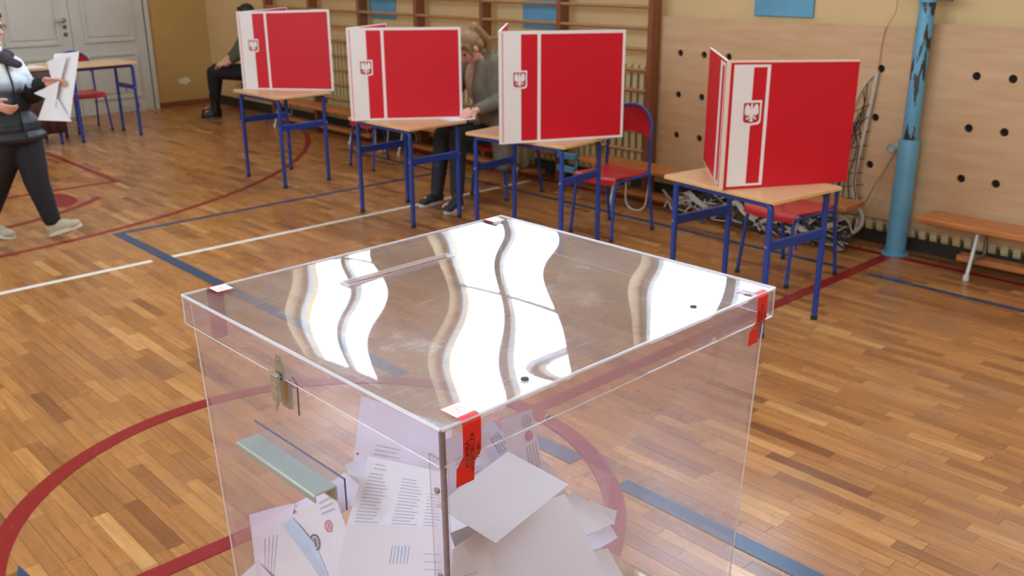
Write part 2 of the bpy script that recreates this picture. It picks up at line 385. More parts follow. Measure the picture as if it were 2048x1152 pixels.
MB().prism([(2.42+0.17*math.cos(a*PI/12), 8.16+0.30*math.sin(a*PI/12)) for a in range(-7, 8)], (0, 0, LZ0), (1, 0, 0), (0, 1, 0), (0, 0, 1), 0.001).build('court_mark', 'court_red', floor, label='red filled spot beside the walking woman')
line([(2.41, 6.78), (2.41, 3.34)], 0.075, 'court_blue', 'blue line from the blue corner to the ballot box')
line([(2.41, 2.55), (2.41, 2.22)], 0.075, 'court_blue', 'short blue piece seen through the box')
line([(2.41, 1.99), (2.41, -5)], 0.075, 'court_blue', 'blue line running out below the ballot box')
line([(2.375, 6.765), (5.43, 6.765)], 0.05, 'court_blue', 'blue line running under the desks')
line([(5.41, 8.4), (5.41, 2.72)], 0.045, 'court_blue', 'blue side line behind the desks')
line([(5.41, 2.56), (5.41, -5)], 0.045, 'court_blue', 'blue side line in front of the bench by the post')
MB().prism([(0.60, 3.01), (0.54, 2.83), (0.63, 2.74)], (0, 0, LZ0), (1, 0, 0), (0, 1, 0), (0, 0, 1), 0.001).build('court_mark', 'court_blue', floor, label='blue wedge inside the red centre circle')
line([(-4, 5.945), (2.31, 5.945)], 0.05, 'court_white', 'white line left of the gap')
line([(2.44, 5.945), (5.75, 5.92)], 0.05, 'court_white', 'white line running under the seated woman')

# walls
mb = MB(); T = 0.32
ys = [YF]+sum([[y-WIN_W/2, y+WIN_W/2] for y in sorted(WIN_Y_R)], [])+[YB]
mb.box(XR, XR+T, YF, YB, -0.1, WIN_Z0); mb.box(XR, XR+T, YF, YB, WIN_Z1, ZC)
for k in range(0, len(ys), 2): mb.box(XR, XR+T, ys[k], ys[k+1], WIN_Z0, WIN_Z1)
struct(mb.build('wall_right', 'wall_cream'))
mb = MB(); ys = [YF]+sum([[y-WIN_W/2, y+WIN_W/2] for y in sorted(WIN_Y_L)], [])+[YB]
mb.box(XL-T, XL, YF, YB, -0.1, WIN_Z0); mb.box(XL-T, XL, YF, YB, WIN_Z1, ZC)
for k in range(0, len(ys), 2): mb.box(XL-T, XL, ys[k], ys[k+1], WIN_Z0, WIN_Z1)
struct(mb.build('wall_left', 'wall_cream'))
DX0, DX1, DZ = 3.36, 5.235, 2.2
mb = MB(); mb.box(XL-T, DX0, YB, YB+0.25, -0.1, ZC); mb.box(DX1, XR+T, YB, YB+0.25, -0.1, ZC); mb.box(DX0, DX1, YB, YB+0.25, DZ, ZC)
struct(mb.build('wall_back', 'wall_mustard'))
struct(MB().box(XL-T, XR+T, YF-0.25, YF, -0.1, ZC).build('wall_front', 'wall_cream'))
struct(MB().box(XL-T, XR+T, YF-0.25, YB+0.25, ZC, ZC+0.2).build('ceiling', 'ceiling'))
wn = 0
for X, sgn, Ys in ((XR, 1, WIN_Y_R), (XL, -1, WIN_Y_L)):
    for y in Ys:
        wn += 1; xa, xb = sorted((X+sgn*0.16, X+sgn*0.23)); mb = MB(); f = 0.07
        mb.box(xa, xb, y-WIN_W/2, y-WIN_W/2+f, WIN_Z0, WIN_Z1); mb.box(xa, xb, y+WIN_W/2-f, y+WIN_W/2, WIN_Z0, WIN_Z1)
        mb.box(xa, xb, y-WIN_W/2+f, y+WIN_W/2-f, WIN_Z0, WIN_Z0+f); mb.box(xa, xb, y-WIN_W/2+f, y+WIN_W/2-f, WIN_Z1-f, WIN_Z1)
        w = struct(mb.build('window_%d' % wn, 'door_white'))
        MB().box(xa, xb, y-0.05, y+0.05, WIN_Z0+f, WIN_Z1-f).build('mullion', 'door_white', w)
        xm = (xa+xb)/2
        for s in (-1, 1):
            a, b = sorted((y+s*0.05, y+s*(WIN_W/2-f)))
            for (za, zb) in ((WIN_Z0+f, WIN_Z0+1.75), (WIN_Z0+1.81, WIN_Z1-f)):
                MB().box(xm-0.003, xm+0.003, a, b, za, zb).build('pane', 'glass', w)
            MB().box(xa, xb, a, b, WIN_Z0+1.75, WIN_Z0+1.81).build('transom', 'door_white', w)
struct(MB().box(XR-0.012, XR, YF, YB, 0, 0.12).build('baseboard_right', 'dark_gap'))
struct(MB().box(DX1+0.06, XR-0.012, YB-0.015, YB, 0, 0.07).build('baseboard_back', 'post_wood'))
# door: two white panelled leaves
mb = MB()
for (a, b, c, d) in ((DX0-0.06, DX0, 0, DZ+0.06), (DX1, DX1+0.05, 0, DZ+0.06), (DX0, DX1, DZ, DZ+0.06)): mb.box(a, b, YB-0.03, YB+0.05, c, d)
struct(mb.build('trim_1', 'door_white')); struct(MB().box(DX0-0.1, DX1+0.1, YB+0.06, YB+0.3, -0.1, DZ+0.1).build('door_light_block', 'dark_gap'))  # dark box added behind the leaves to stop daylight leaking under them
def leaf(name, x0, x1, lock):
    d = struct(MB().box(x0, x1, YB+0.0, YB+0.045, 0.001, DZ-0.001).build(name, 'door_white'))
    for z0, z1 in ((0.18, 0.76), (0.9, 2.05)):
        p = MB(); a, b = x0+0.14, x1-0.14
        for (m_, e) in ((0.0, 0.02), ):
            p.box(a, b, YB-0.016, YB, z0, z0+0.035); p.box(a, b, YB-0.016, YB, z1-0.035, z1)
            p.box(a, a+0.035, YB-0.016, YB, z0+0.035, z1-0.035); p.box(b-0.035, b, YB-0.016, YB, z0+0.035, z1-0.035)
        p.bbox(a+0.07, b-0.07, YB-0.009, YB, z0+0.07, z1-0.07, 0.004)
        p.build('door_panel', 'door_white', d)
    if lock:
        hx = x1-0.07
        h = MB(); h.disc((hx, YB, 1.19), (0, -1, 0), 0.027, 0.01); h.tube(rnd([(hx, YB, 1.19), (hx, YB-0.05, 1.19), (hx-0.12, YB-0.052, 1.185)], 0.02), 0.01, 8)
        h.build('handle', 'chrome', d, True)
        for z in (1.11, 1.02):
            k = MB().disc((hx, YB, z), (0, -1, 0), 0.026, 0.006); o = k.build('keyhole_plate', 'chrome', d)
            MB().box(hx-0.005, hx+0.005, YB-0.0075, YB-0.006, z-0.012, z+0.012).build('keyhole', 'hole', o)
    else:
        for x in (x0+0.45, x0+0.68): MB().box(x, x+0.03, YB-0.03, YB, 0.05, 0.1).build('door_stop', 'rubber', d)
leaf('door_1', DX0+0.012, 4.29, True); leaf('door_2', 4.296, DX1-0.012, False)
# plaster patch on the mustard wall, painted blue boards on the right wall
mb = MB().prism([(5.68+0.085*math.cos(t*PI/8)*(1+0.15*math.sin(3*t)), 0.33+0.045*math.sin(t*PI/8)*(1+0.2*math.cos(2*t))) for t in range(16)], (0, YB, 0), (1, 0, 0), (0, 0, 1), (0, -1, 0), 0.003)
tag(mb.build('plaster_patch', 'patch'), 'small whitish filler patch low on the mustard wall beside the door', 'patch')
for i, (y0, y1, z0, lb) in enumerate(((3.49, 3.96, 1.47, 'light blue board above the holed plywood, near the blue post'), (5.92, 6.36, 1.28, 'light blue board behind the wall bars, above the third red screen'), (8.28, 8.74, 1.28, 'light blue board behind the wall bars, above the second red screen'))):
    tag(MB().bbox(XR-0.02, XR, y0, y1, z0, 2.8, 0.004).build('blue_board', 'sky_blue'), lb, 'board', 'light blue boards on the right wall')

# plywood cladding with drilled climbing holes
def drilled(y0, y1, z0, z1, holes, label):
    base = MB().bbox(6.02, 6.04, y0, y1, z0, z1, 0.002).build('plywood_panel', 'plywood')
    c = MB()
    for (y, z) in holes: c.disc((6.0, y, z), (1, 0, 0), 0.026, 0.1, 18)
    cut = c.build('cutter', 'hole')
    m = base.modifiers.new('b', 'BOOLEAN'); m.object = cut; m.operation = 'DIFFERENCE'; m.solver = 'EXACT'
    dg = bpy.context.evaluated_depsgraph_get(); me = bpy.data.meshes.new_from_object(base.evaluated_get(dg))
    base.modifiers.clear(); base.data = me; bpy.data.objects.remove(cut)
    if len(me.materials) == 0: me.materials.append(M['plywood'])
    tag(base, label, 'panel', 'plywood panels on the right wall')
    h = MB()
    for (y, z) in holes: MB().tube([(6.0405, y, z), (6.075, y, z)], 0.0262, 14).build('hole_shade_plug', 'hole', base)  # dark plug painted as the unlit cavity behind the hole
    return base
RZ = (1.175, 0.86, 0.545)
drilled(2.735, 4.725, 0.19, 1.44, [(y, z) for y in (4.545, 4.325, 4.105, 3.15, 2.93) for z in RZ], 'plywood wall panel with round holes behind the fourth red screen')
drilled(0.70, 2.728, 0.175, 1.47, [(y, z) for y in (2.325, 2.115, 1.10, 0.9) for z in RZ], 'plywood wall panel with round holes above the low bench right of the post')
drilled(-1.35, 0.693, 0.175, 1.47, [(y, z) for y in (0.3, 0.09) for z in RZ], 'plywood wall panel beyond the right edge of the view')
# radiators: one behind each bay of bars and one under the cladding
def radiator(y0, y1, z0, z1, label, x=6.069):
    r = empty('radiator', (x, (y0+y1)/2, 0), 0, label, 'radiator', 'radiators along the right wall')
    n = max(2, int((y1-y0)/0.072)); st = (y1-y0)/n; me = None
    for k in range(n):
        yy = -(y1-y0)/2+st*(k+0.5)
        if me is None:
            q = MB().prism([(-0.025, z0+0.02), (-0.015, z0), (0.015, z0), (0.025, z0+0.02), (0.025, z1-0.02), (0.012, z1), (-0.012, z1), (-0.025, z1-0.02)], (0, -0.022, 0), (1, 0, 0), (0, 0, 1), (0, 1, 0), 0.044)
            me = q.mesh('radiator_section', M['radiator'])
        o = bpy.data.objects.new('radiator_section', me); COL.objects.link(o); o.parent = r; o.location = (0, yy, 0)
    for z in (z0+0.06, z1-0.06): MB().tube([(0, -(y1-y0)/2, z), (0, (y1-y0)/2, z)], 0.016, 8).build('radiator_pipe', 'radiator', r)
    return r
PY = [4.76+0.985*i for i in range(7)]
radiator(1.75, 3.6, 0.10, 0.45, 'cream ribbed radiator peeping out under the plywood by the blue post')
tag(MB().tube([(6.065, 1.70, 0.15), (6.065, -1.3, 0.15)], 0.025, 8).tube([(6.065, 1.70, 0.21), (6.065, -1.3, 0.21)], 0.02, 8).build('heating_pipe', 'radiator', None, True), 'pair of cream heating pipes under the plywood behind the bench by the post', 'pipe')
BAYN = ('nearest the plywood, behind the third red screen', 'between the second and third red screens, above the seated woman', 'behind the right part of the second red screen', 'right above the left edge of the second red screen', 'behind the right part of the first red screen', 'farthest away, above the first red screen')
BARZ = [1.35-0.16*n for n in range(-7, 8)]
for i in range(6):
    ya, yb = PY[i], PY[i+1]; ym = (ya+yb)/2
    t = empty('wall_bars', (5.96, ym, 0), 0, 'brown wooden wall bar bay '+BAYN[i], 'wall bars', 'bays of wall bars along the right wall')
    for yy in ([ya, yb] if i == 0 else [yb]): MB().bbox(-0.06, 0.06, yy-ym-0.022, yy-ym+0.022, 0.0, 2.62, 0.005).build('post', 'post_wood', t)
    bar = MB().tube([(-0.035, -(yb-ya)/2+0.022, 0), (-0.035, (yb-ya)/2-0.022, 0)], 0.021, 10, flat=0.72).mesh('bar', M['bar_wood'], True)
    for z in BARZ:
        o = bpy.data.objects.new('bar', bar); COL.objects.link(o); o.parent = t; o.location = (0, 0, z)
    radiator(ya+0.06, yb-0.06, 0.14, 1.05, 'cream radiator behind the bars '+BAYN[i], 6.062)

# ------------------------------------------------------------------ gym benches along the wall
def bench(y0, y1, label, xc=5.85, z=0.33):
    L = y1-y0; b = empty('gym_bench', (xc, (y0+y1)/2, 0), 0, label, 'bench', 'low gym benches along the right wall')
    MB().bbox(-0.12, 0.12, -L/2, L/2, z-0.035, z, 0.006).build('seat_plank', 'bench_wood', b)
    MB().bbox(0.03, 0.12, -L/2+0.22, L/2-0.22, 0.06, 0.10, 0.006).build('balance_beam', 'bench_wood', b)
    for yy in (-L/2+0.36, L/2-0.36):
        MB().tube(rnd([(-0.05, yy, z-0.035), (-0.09, yy, 0.14), (-0.13, yy, 0.014)], 0.08), 0.012, 8).build('leg', 'white_metal', b, True)
        MB().tube(rnd([(0.08, yy, z-0.035), (0.11, yy, 0.16), (0.105, yy, 0.10)], 0.05), 0.011, 8).build('leg', 'grey_metal', b, True)
        MB().tube([(-0.105, yy, 0.1), (0.105, yy, 0.115)], 0.009, 8).build('stretcher', 'grey_metal', b, True)
        MB().lathe([(0.02, 0), (0.02, 0.012), (0.015, 0.035)], (-0.13, yy, 0), 12).build('rubber_foot', 'white_metal', b)
bench(-0.75, 2.45, 'long low wooden bench with white metal feet right of the blue post')
bench(2.86, 5.22, 'low wooden bench with a net heaped under it behind the fourth desk', 5.745)
bench(5.62, 8.05, 'low wooden bench at the wall bars behind the second desk', 5.745)
bench(8.2, 10.5, 'farthest low wooden bench at the wall bars behind the first desk', 5.745)
# light blue frames standing by the benches
f = empty('equipment_rack', (5.70, 5.43, 0), 0, 'low light blue metal rack between two benches behind the third desk', 'rack')
for z in (0.30, 0.19): MB().bbox(-0.02, 0.02, -0.1, 0.1, z-0.025, z+0.025, 0.005).build('rail', 'sky_blue', f)
for yy in (-0.085, 0.085): MB().tube([(0.03, yy, 0), (0.03, yy, 0.33)], 0.011, 8).build('leg', 'sky_blue', f)
# ------------------------------------------------------------------ blue net post
p = empty('net_post', (5.93, 2.64, 0), 0, 'peeling light blue net post standing at the plywood wall', 'post')
MB().lathe([(0.085, 0), (0.085, 0.012), (0.066, 0.016)], seg=28).build('base_flange', 'sky_blue', p)
MB().lathe([(0.064, 0.012), (0.064, 0.755), (0.06, 0.765)], seg=28).build('sleeve', 'sky_blue', p, True)
MB().lathe([(0.048, 0.76), (0.048, 2.55), (0.04, 2.56)], seg=28).build('upper_pole', 'peeling', p, True, 'flaking upper tube with dark rust patches')
MB().lathe([(0.056, 1.6), (0.056, 1.68)], seg=28).build('collar', 'sky_blue', p)
MB().tube([(0.04, -0.05, 1.63), (-0.02, -0.15, 1.63)], 0.022, 10).build('side_arm', 'peeling', p)
MB().tube([(0, 0.05, 1.63), (0, 0.13, 1.63)], 0.014, 10).build('side_arm', 'sky_blue', p)
hk = [(0, 0.06, 0.69), (0, 0.09, 0.69)]+[(0, 0.115+0.026*math.cos(PI-a*PI/7), 0.69+0.026*math.sin(PI-a*PI/7)) for a in range(0, 13)]
MB().tube(hk, 0.006, 8).build('hook', 'sky_blue', p, True)

# ------------------------------------------------------------------ nets: an upright hank on the wall and a heap under the bench
def wob(a, b, n, amp, rs):
    a = V(a); b = V(b); return [a.lerp(b, k/n)+V((rs.uniform(-amp, amp)*0.4, rs.uniform(-amp, amp), rs.uniform(-amp, amp)*0.5)) for k in range(n+1)]
rs = random.Random(3)
t = empty('hanging_net', (5.96, 2.97, 0.0), 0, 'white corded net hanging from the plywood between the fourth screen and the post', 'net')
MB().tube(rnd([(0.04, -0.03, 1.16), (0.03, 0.0, 0.8), (0.02, 0.05, 0.35), (0.0, -0.10, 0.16), (-0.10, 0.02, 0.03), (-0.14, 0.34, 0.015)], 0.2, 8), 0.014, 8).build('rope', 'cord_white', t, True)
MB().tube(rnd([(0.04, -0.03, 1.16), (0.04, 0.06, 1.06), (0.03, 0.15, 0.8), (0.02, 0.25, 0.3)], 0.1, 6), 0.007, 6).build('rope', 'cord_white', t, True)
mb = MB()
for k in range(7): mb.tube(wob((0.03, 0.02+0.01*k, 1.08-0.05*k), (0.0, 0.02+0.05*k, 0.22), 9, 0.02, rs), 0.004, 5)
for k in range(8): mb.tube(wob((0.02, -0.02, 0.95-0.09*k), (0.02, 0.1+0.03*k, 0.88-0.09*k), 5, 0.012, rs), 0.0035, 5)
mb.build('mesh_cords', 'cord_dark', t, True)
MB().tube([(0.052, -0.11, 1.9), (0.052, -0.097, 1.53), (0.052, -0.04, 1.42), (0.05, -0.03, 1.31), (0.04, -0.03, 1.16)], 0.003, 6).build('hanging_string', 'bench_wood', t, True)
MB().tube(wob((0.05, -0.22, 0.68), (0.0, -0.02, 0.2), 8, 0.006, rs), 0.004, 6).build('tie_cord', 'grey_metal', t, True)
t = empty('net_heap', (5.74, 3.55, 0.0), 0, 'tangled black and white net heaped under the bench behind the fourth desk', 'net')
mw, mk = MB(), MB()
for k in range(64):
    y = rs.uniform(-0.62, 0.75); r = 0.07+0.05*rs.random(); pts = []; z0 = rs.uniform(0.05, 0.20)
    for j in range(7):
        pts.append((rs.uniform(-0.07, 0.03), y+rs.uniform(-r, r)*1.6, max(0.012, z0+rs.uniform(-r, r)*0.8)))
    (mw if k % 2 else mk).tube(rnd(pts, 0.05, 3), 0.006 if k % 2 else 0.009, 5)
mw.build('white_cords', 'cord_white', t, True); mk.build('dark_cords', 'cord_dark', t, True)
tp = []
for k in range(30): tp.append((-0.04+0.025*math.sin(k*1.3), 0.7-k*0.045, 0.14+0.05*math.sin(k*0.7)))
MB().tube(tp, 0.022, 6).build('net_tape', 'cord_white', t, True)
for yy, lb in ((4.62, 'white cord loop hanging from the bench beside the third desk chair'), (8.0, 'white cord loop hanging at the far benches left of the second screen')):
    xx = 5.63
    tag(MB().tube(rnd([(xx, yy+0.09, 0.30), (xx-0.02, yy+0.08, 0.0), (xx-0.02, yy-0.12, 0.0), (xx, yy-0.14, 0.30)], 0.12, 8), 0.008, 7).build('cord_loop', 'cord_white', None, True), lb, 'cord')

# ------------------------------------------------------------------ school desks and chairs
def desk(loc, rz, label, h=0.74, L=0.76, W=0.53, group='school desks with red screens'):
    d = empty('school_desk', loc, rz, label, 'desk', group)            # local: long side along y, voter's side +x
    MB().bbox(-W/2, W/2, -L/2, L/2, h-0.022, h, 0.005).build('tabletop', 'beech', d)
    e = MB()
    for (a, b, c, q) in ((-W/2-0.0015, -W/2, -L/2+.004, L/2-.004), (W/2, W/2+0.0015, -L/2+.004, L/2-.004)): e.box(a, b, c, q, h-0.019, h-0.003)
    for (a, b) in ((-L/2-0.0015, -L/2), (L/2, L/2+0.0015)): e.box(-W/2+.004, W/2-.004, a, b, h-0.019, h-0.003)
    e.build('edge_band', 'beech_edge', d)
    r = 0.0165; zt = h-0.022-r; yl = L/2-0.055; xl = W/2-0.045; br = 0.07
    for sx in (-1, 1):
        for sy in (-1, 1):
            MB().tube(rnd([(sx*xl, sy*yl, 0.012), (sx*xl, sy*yl, zt), (sx*xl, sy*(yl-br*1.02), zt)], br, 7), r, 12).build('leg', 'blue_tube', d, True)
            MB().lathe([(r+0.002, 0), (r+0.002, 0.02), (r, 0.026)], (sx*xl, sy*yl, 0), 12).build('foot_cap', 'rubber', d)
            MB().disc((sx*(xl+r*0.93), sy*yl, h*0.66), (sx, 0, 0), 0.008, 0.004, 10).build('screw', 'screw', d)
        MB().tube([(sx*xl, -(yl-br), zt), (sx*xl, yl-br, zt)], r, 12).build('top_tube', 'blue_tube', d, True)
    for sy in (-1, 1):
        MB().bbox(-xl+r*0.6, xl-r*0.6, sy*yl-0.011, sy*yl+0.011, h*0.66-0.025, h*0.66+0.025, 0.004).build('side_rail', 'blue_tube', d)
        k = MB().tube(rnd([(0.0, sy*(yl-0.0), h*0.66-0.024), (0.0, sy*yl, h*0.66-0.055), (0.035, sy*yl, h*0.66-0.055)], 0.01), 0.005, 6).build('bag_hook', 'blue_tube', d, True)
    return d
desk((4.255, 7.52, 0), 0.0, 'beech desk with blue legs under the first, farthest red screen', 0.785)
desk((4.262, 5.715, 0), 0.0, 'beech desk with blue legs under the second red screen, where the woman sits', 0.74)
desk((4.49, 4.56, 0), 0.11, 'beech desk with blue legs under the third red screen, beside the red chair', 0.74, 0.86, 0.50)
desk((4.29, 2.735, 0), -0.125, 'beech desk with blue legs under the fourth, nearest red screen', 0.74)
desk((3.905, 10.93, 0), -PI/2+0.05, 'small beech desk with blue legs before the white door, without a screen', 0.815, 0.76, 0.53, 'desks by the white door')
dk = desk((2.98, 10.98, 0), -PI/2+0.05, 'desk with a dark brown skirt behind the walking woman', 0.815, 0.92, 0.53, 'desks by the white door')

def chair_proto(loc, rz, label, dark=False):
    c = empty('school_chair', loc, rz, label, 'chair', 'red and blue school chairs')      # local: sits facing +x
    tb = M['blue_tube']; r = 0.0115; hs = 0.435; w = 0.185
    # seat: curved plywood shell
    s = MB(); nx, ny = 8, 6; top = []; prof = [(-0.19, 0.012), (-0.14, 0.0), (-0.06, -0.004), (0.03, 0.0), (0.11, 0.006), (0.16, 0.004), (0.185, -0.01), (0.198, -0.032)]
    for (x, z) in prof:
        for j in range(ny+1): y = (j/ny-0.5)*2*w*0.99; top.append((x, y, hs+z-0.008*(1-(y/w)**2)))
    n = len(top); vs = top+[(a, b, q-0.011) for a, b, q in top]; fs = []; m = ny+1; k = len(prof)
    for i in range(k-1):
        for j in range(ny): fs += [(i*m+j, (i+1)*m+j, (i+1)*m+j+1, i*m+j+1), (n+i*m+j, n+i*m+j+1, n+(i+1)*m+j+1, n+(i+1)*m+j)]
    for i in range(k-1): fs += [(i*m, n+i*m, n+(i+1)*m, (i+1)*m), (i*m+ny, (i+1)*m+ny, n+(i+1)*m+ny, n+i*m+ny)]
    for j in range(ny): fs += [(j, j+1, n+j+1, n+j), ((k-1)*m+j, n+(k-1)*m+j, n+(k-1)*m+j+1, (k-1)*m+j+1)]
    s.add(vs, fs).build('seat', 'red_ply', c, True)
    wb = 0.195
    for sy in (-1, 1):
        y = sy*(w-0.012)
        MB().tube(rnd([(0.205, sy*(w+0.005), 0.008), (0.165, y, hs-0.03), (0.05, y, hs-0.026)], 0.05, 6), r, 10).build('leg', tb, c, True)
        MB().tube(rnd([(-0.245, sy*(wb+0.005), 0.008), (-0.185, sy*wb, hs-0.02), (-0.19, sy*wb, hs+0.06)], 0.1, 6), r, 10).build('leg', tb, c, True)
        MB().tube([(0.06, y, hs-0.026), (-0.188, sy*(wb-0.004), hs-0.02)], r, 10).build('seat_rail', tb, c, True)
        for (x, yy) in ((0.205, sy*(w+0.005)), (-0.245, sy*(wb+0.005))): MB().lathe([(0.015, 0), (0.015, 0.018), (0.0115, 0.024)], (x, yy, 0), 10).build('foot_cap', 'rubber', c)
    z0 = hs+0.06; a = []
    for q in range(25):
        th = PI*q/24; a.append((-0.19-0.05*math.sin(th)**0.8, wb*math.cos(th)*(1 if abs(math.cos(th)) > 0.99 else 1), 0.66+0.225*math.sin(th)**0.75))
    arch = [(-0.19, wb, z0), (-0.195, wb, 0.58)]+a+[(-0.195, -wb, 0.58), (-0.19, -wb, z0)]
    MB().tube(arch, r, 10).build('back_frame', tb, c, True)
    # backrest filling the arch: straight top follows the tube, lower edge dips
    up = []; lo = []; nb = 16
    for q in range(nb+1):
        th = PI*(q/nb); y = (wb-0.008)*math.cos(th); up.append((-0.19-0.05*math.sin(th)**0.8, y, 0.655+0.222*math.sin(th)**0.75))
        lo.append((-0.195-0.02*math.sin(th)-0.02*(1-(y/wb)**2), y, 0.625+0.075*math.sin(th)))
    vs = []
    for q in range(nb+1):
        for f in range(5):
            u = V(up[q]).lerp(V(lo[q]), f/4); vs.append(u-V((0.02*math.sin(PI*f/4)*(1-(up[q][1]/wb)**2), 0, 0)))
    n = len(vs); vs2 = vs+[p_+V((-0.009, 0, 0)) for p_ in vs]; fs = []
    for q in range(nb):
        for f in range(4): i = q*5+f; fs += [(i, i+1, i+6, i+5), (n+i, n+i+5, n+i+6, n+i+1)]
        fs += [(q*5, q*5+5, n+q*5+5, n+q*5), (q*5+4, n+q*5+4, n+q*5+9, q*5+9)]
    MB().add(vs2, fs).build('backrest', 'red_ply', c, True)
    return c
ch = chair_proto((5.0, 4.33, 0), PI+0.03, 'red and blue school chair beside the third desk, arched back in view')
dup(ch, (5.04, 2.93, 0), PI-0.13, 'red and blue school chair pushed under the fourth, nearest desk')
dup(ch, (5.19, 7.42, 0), PI, 'red and blue school chair behind the first desk, left of the second screen')
dup(ch, (5.27, 5.73, 0), PI+0.12, 'school chair under the seated woman in the grey coat')
dup(ch, (5.86, 10.98, 0), PI-0.55, 'school chair in the far corner under the person in black boots')
dup(ch, (3.95, 11.5, 0), -PI/2, 'red and blue school chair behind the small desk at the white door')

# brown skirted desk: skirt, papers and folder
sk = MB(); n = 40; vs = []
for k in range(n+1):
    u = k/n; y = -0.46+0.92*u; wv = 0.012*math.sin(k*1.5)
    for z in (0.785, 0.45, 0.13): vs.append((0.275+wv*(1.2-z), y, z))
fs = []
for k in range(n): 
    for j in range(2): fs.append((k*3+j, k*3+j+1, k*3+j+4, k*3+j+3))
sk.add(vs, fs)
so = sk.build('table_skirt', 'cloth_brown', None, True); so.location = dk.location; so.rotation_euler = dk.rotation_euler; so.modifiers.new('thick', 'SOLIDIFY').thickness = 0.004
tag(so, 'dark brown cloth skirt hanging on the front of the desk behind the walking woman', 'cloth')
def flat_thing(name, loc, rz, sx, sy, sz, mat, label, cat, group=None):
    o = MB().bbox(-sx/2, sx/2, -sy/2, sy/2, 0, sz, min(0.002, sz*0.3)).build(name, mat); o.location = loc; o.rotation_euler = (0, 0, rz); return tag(o, label, cat, group)
flat_thing('paper_stack', (3.12, 10.86, 0.816), 0.1, 0.42, 0.30, 0.012, 'paper', 'white stack of papers on the brown skirted desk', 'papers')
flat_thing('folder', (3.0, 11.12, 0.816), 0.0, 0.5, 0.2, 0.02, 'black_cloth', 'dark folder lying at the back of the brown skirted desk', 'folder')
flat_thing('envelope', (3.36, 11.14, 0.816), 0.2, 0.22, 0.16, 0.01, 'beech_edge', 'brown envelope lying at the back of the brown skirted desk', 'envelope')

# ------------------------------------------------------------------ red and white voting screens
EAGLE = {
 'body': [(0, 0.30), (0.07, 0.26), (0.08, 0.12), (0.13, 0.02), (0.10, -0.14), (0.05, -0.24), (0.12, -0.40), (0, -0.46), (-0.12, -0.40), (-0.05, -0.24), (-0.10, -0.14), (-0.13, 0.02), (-0.08, 0.12), (-0.07, 0.26)],
 'wing': [(0.07, 0.10), (0.12, 0.26), (0.20, 0.40), (0.30, 0.43), (0.37, 0.36), (0.41, 0.22), (0.42, 0.04), (0.40, -0.10), (0.35, -0.02), (0.34, -0.16), (0.28, -0.06), (0.26, -0.20), (0.20, -0.08), (0.15, -0.16), (0.10, -0.05)],
 'leg': [(0.06, -0.16), (0.16, -0.18), (0.24, -0.26), (0.34, -0.25), (0.30, -0.32), (0.22, -0.36), (0.20, -0.30), (0.10, -0.26)],
 'head': [(-0.06, 0.26), (-0.13, 0.31), (-0.06, 0.35), (-0.02, 0.385), (0.05, 0.37), (0.07, 0.28)],
 'crown': [(-0.06, 0.385), (-0.075, 0.455), (-0.03, 0.42), (0.0, 0.47), (0.03, 0.42), (0.075, 0.455), (0.06, 0.385)]}
SHIELD = [(-0.5, 0.5), (-0.5, -0.36), (-0.44, -0.46), (-0.32, -0.5), (-0.1, -0.51), (0, -0.54), (0.1, -0.51), (0.32, -0.5), (0.44, -0.46), (0.5, -0.36), (0.5, 0.5)]
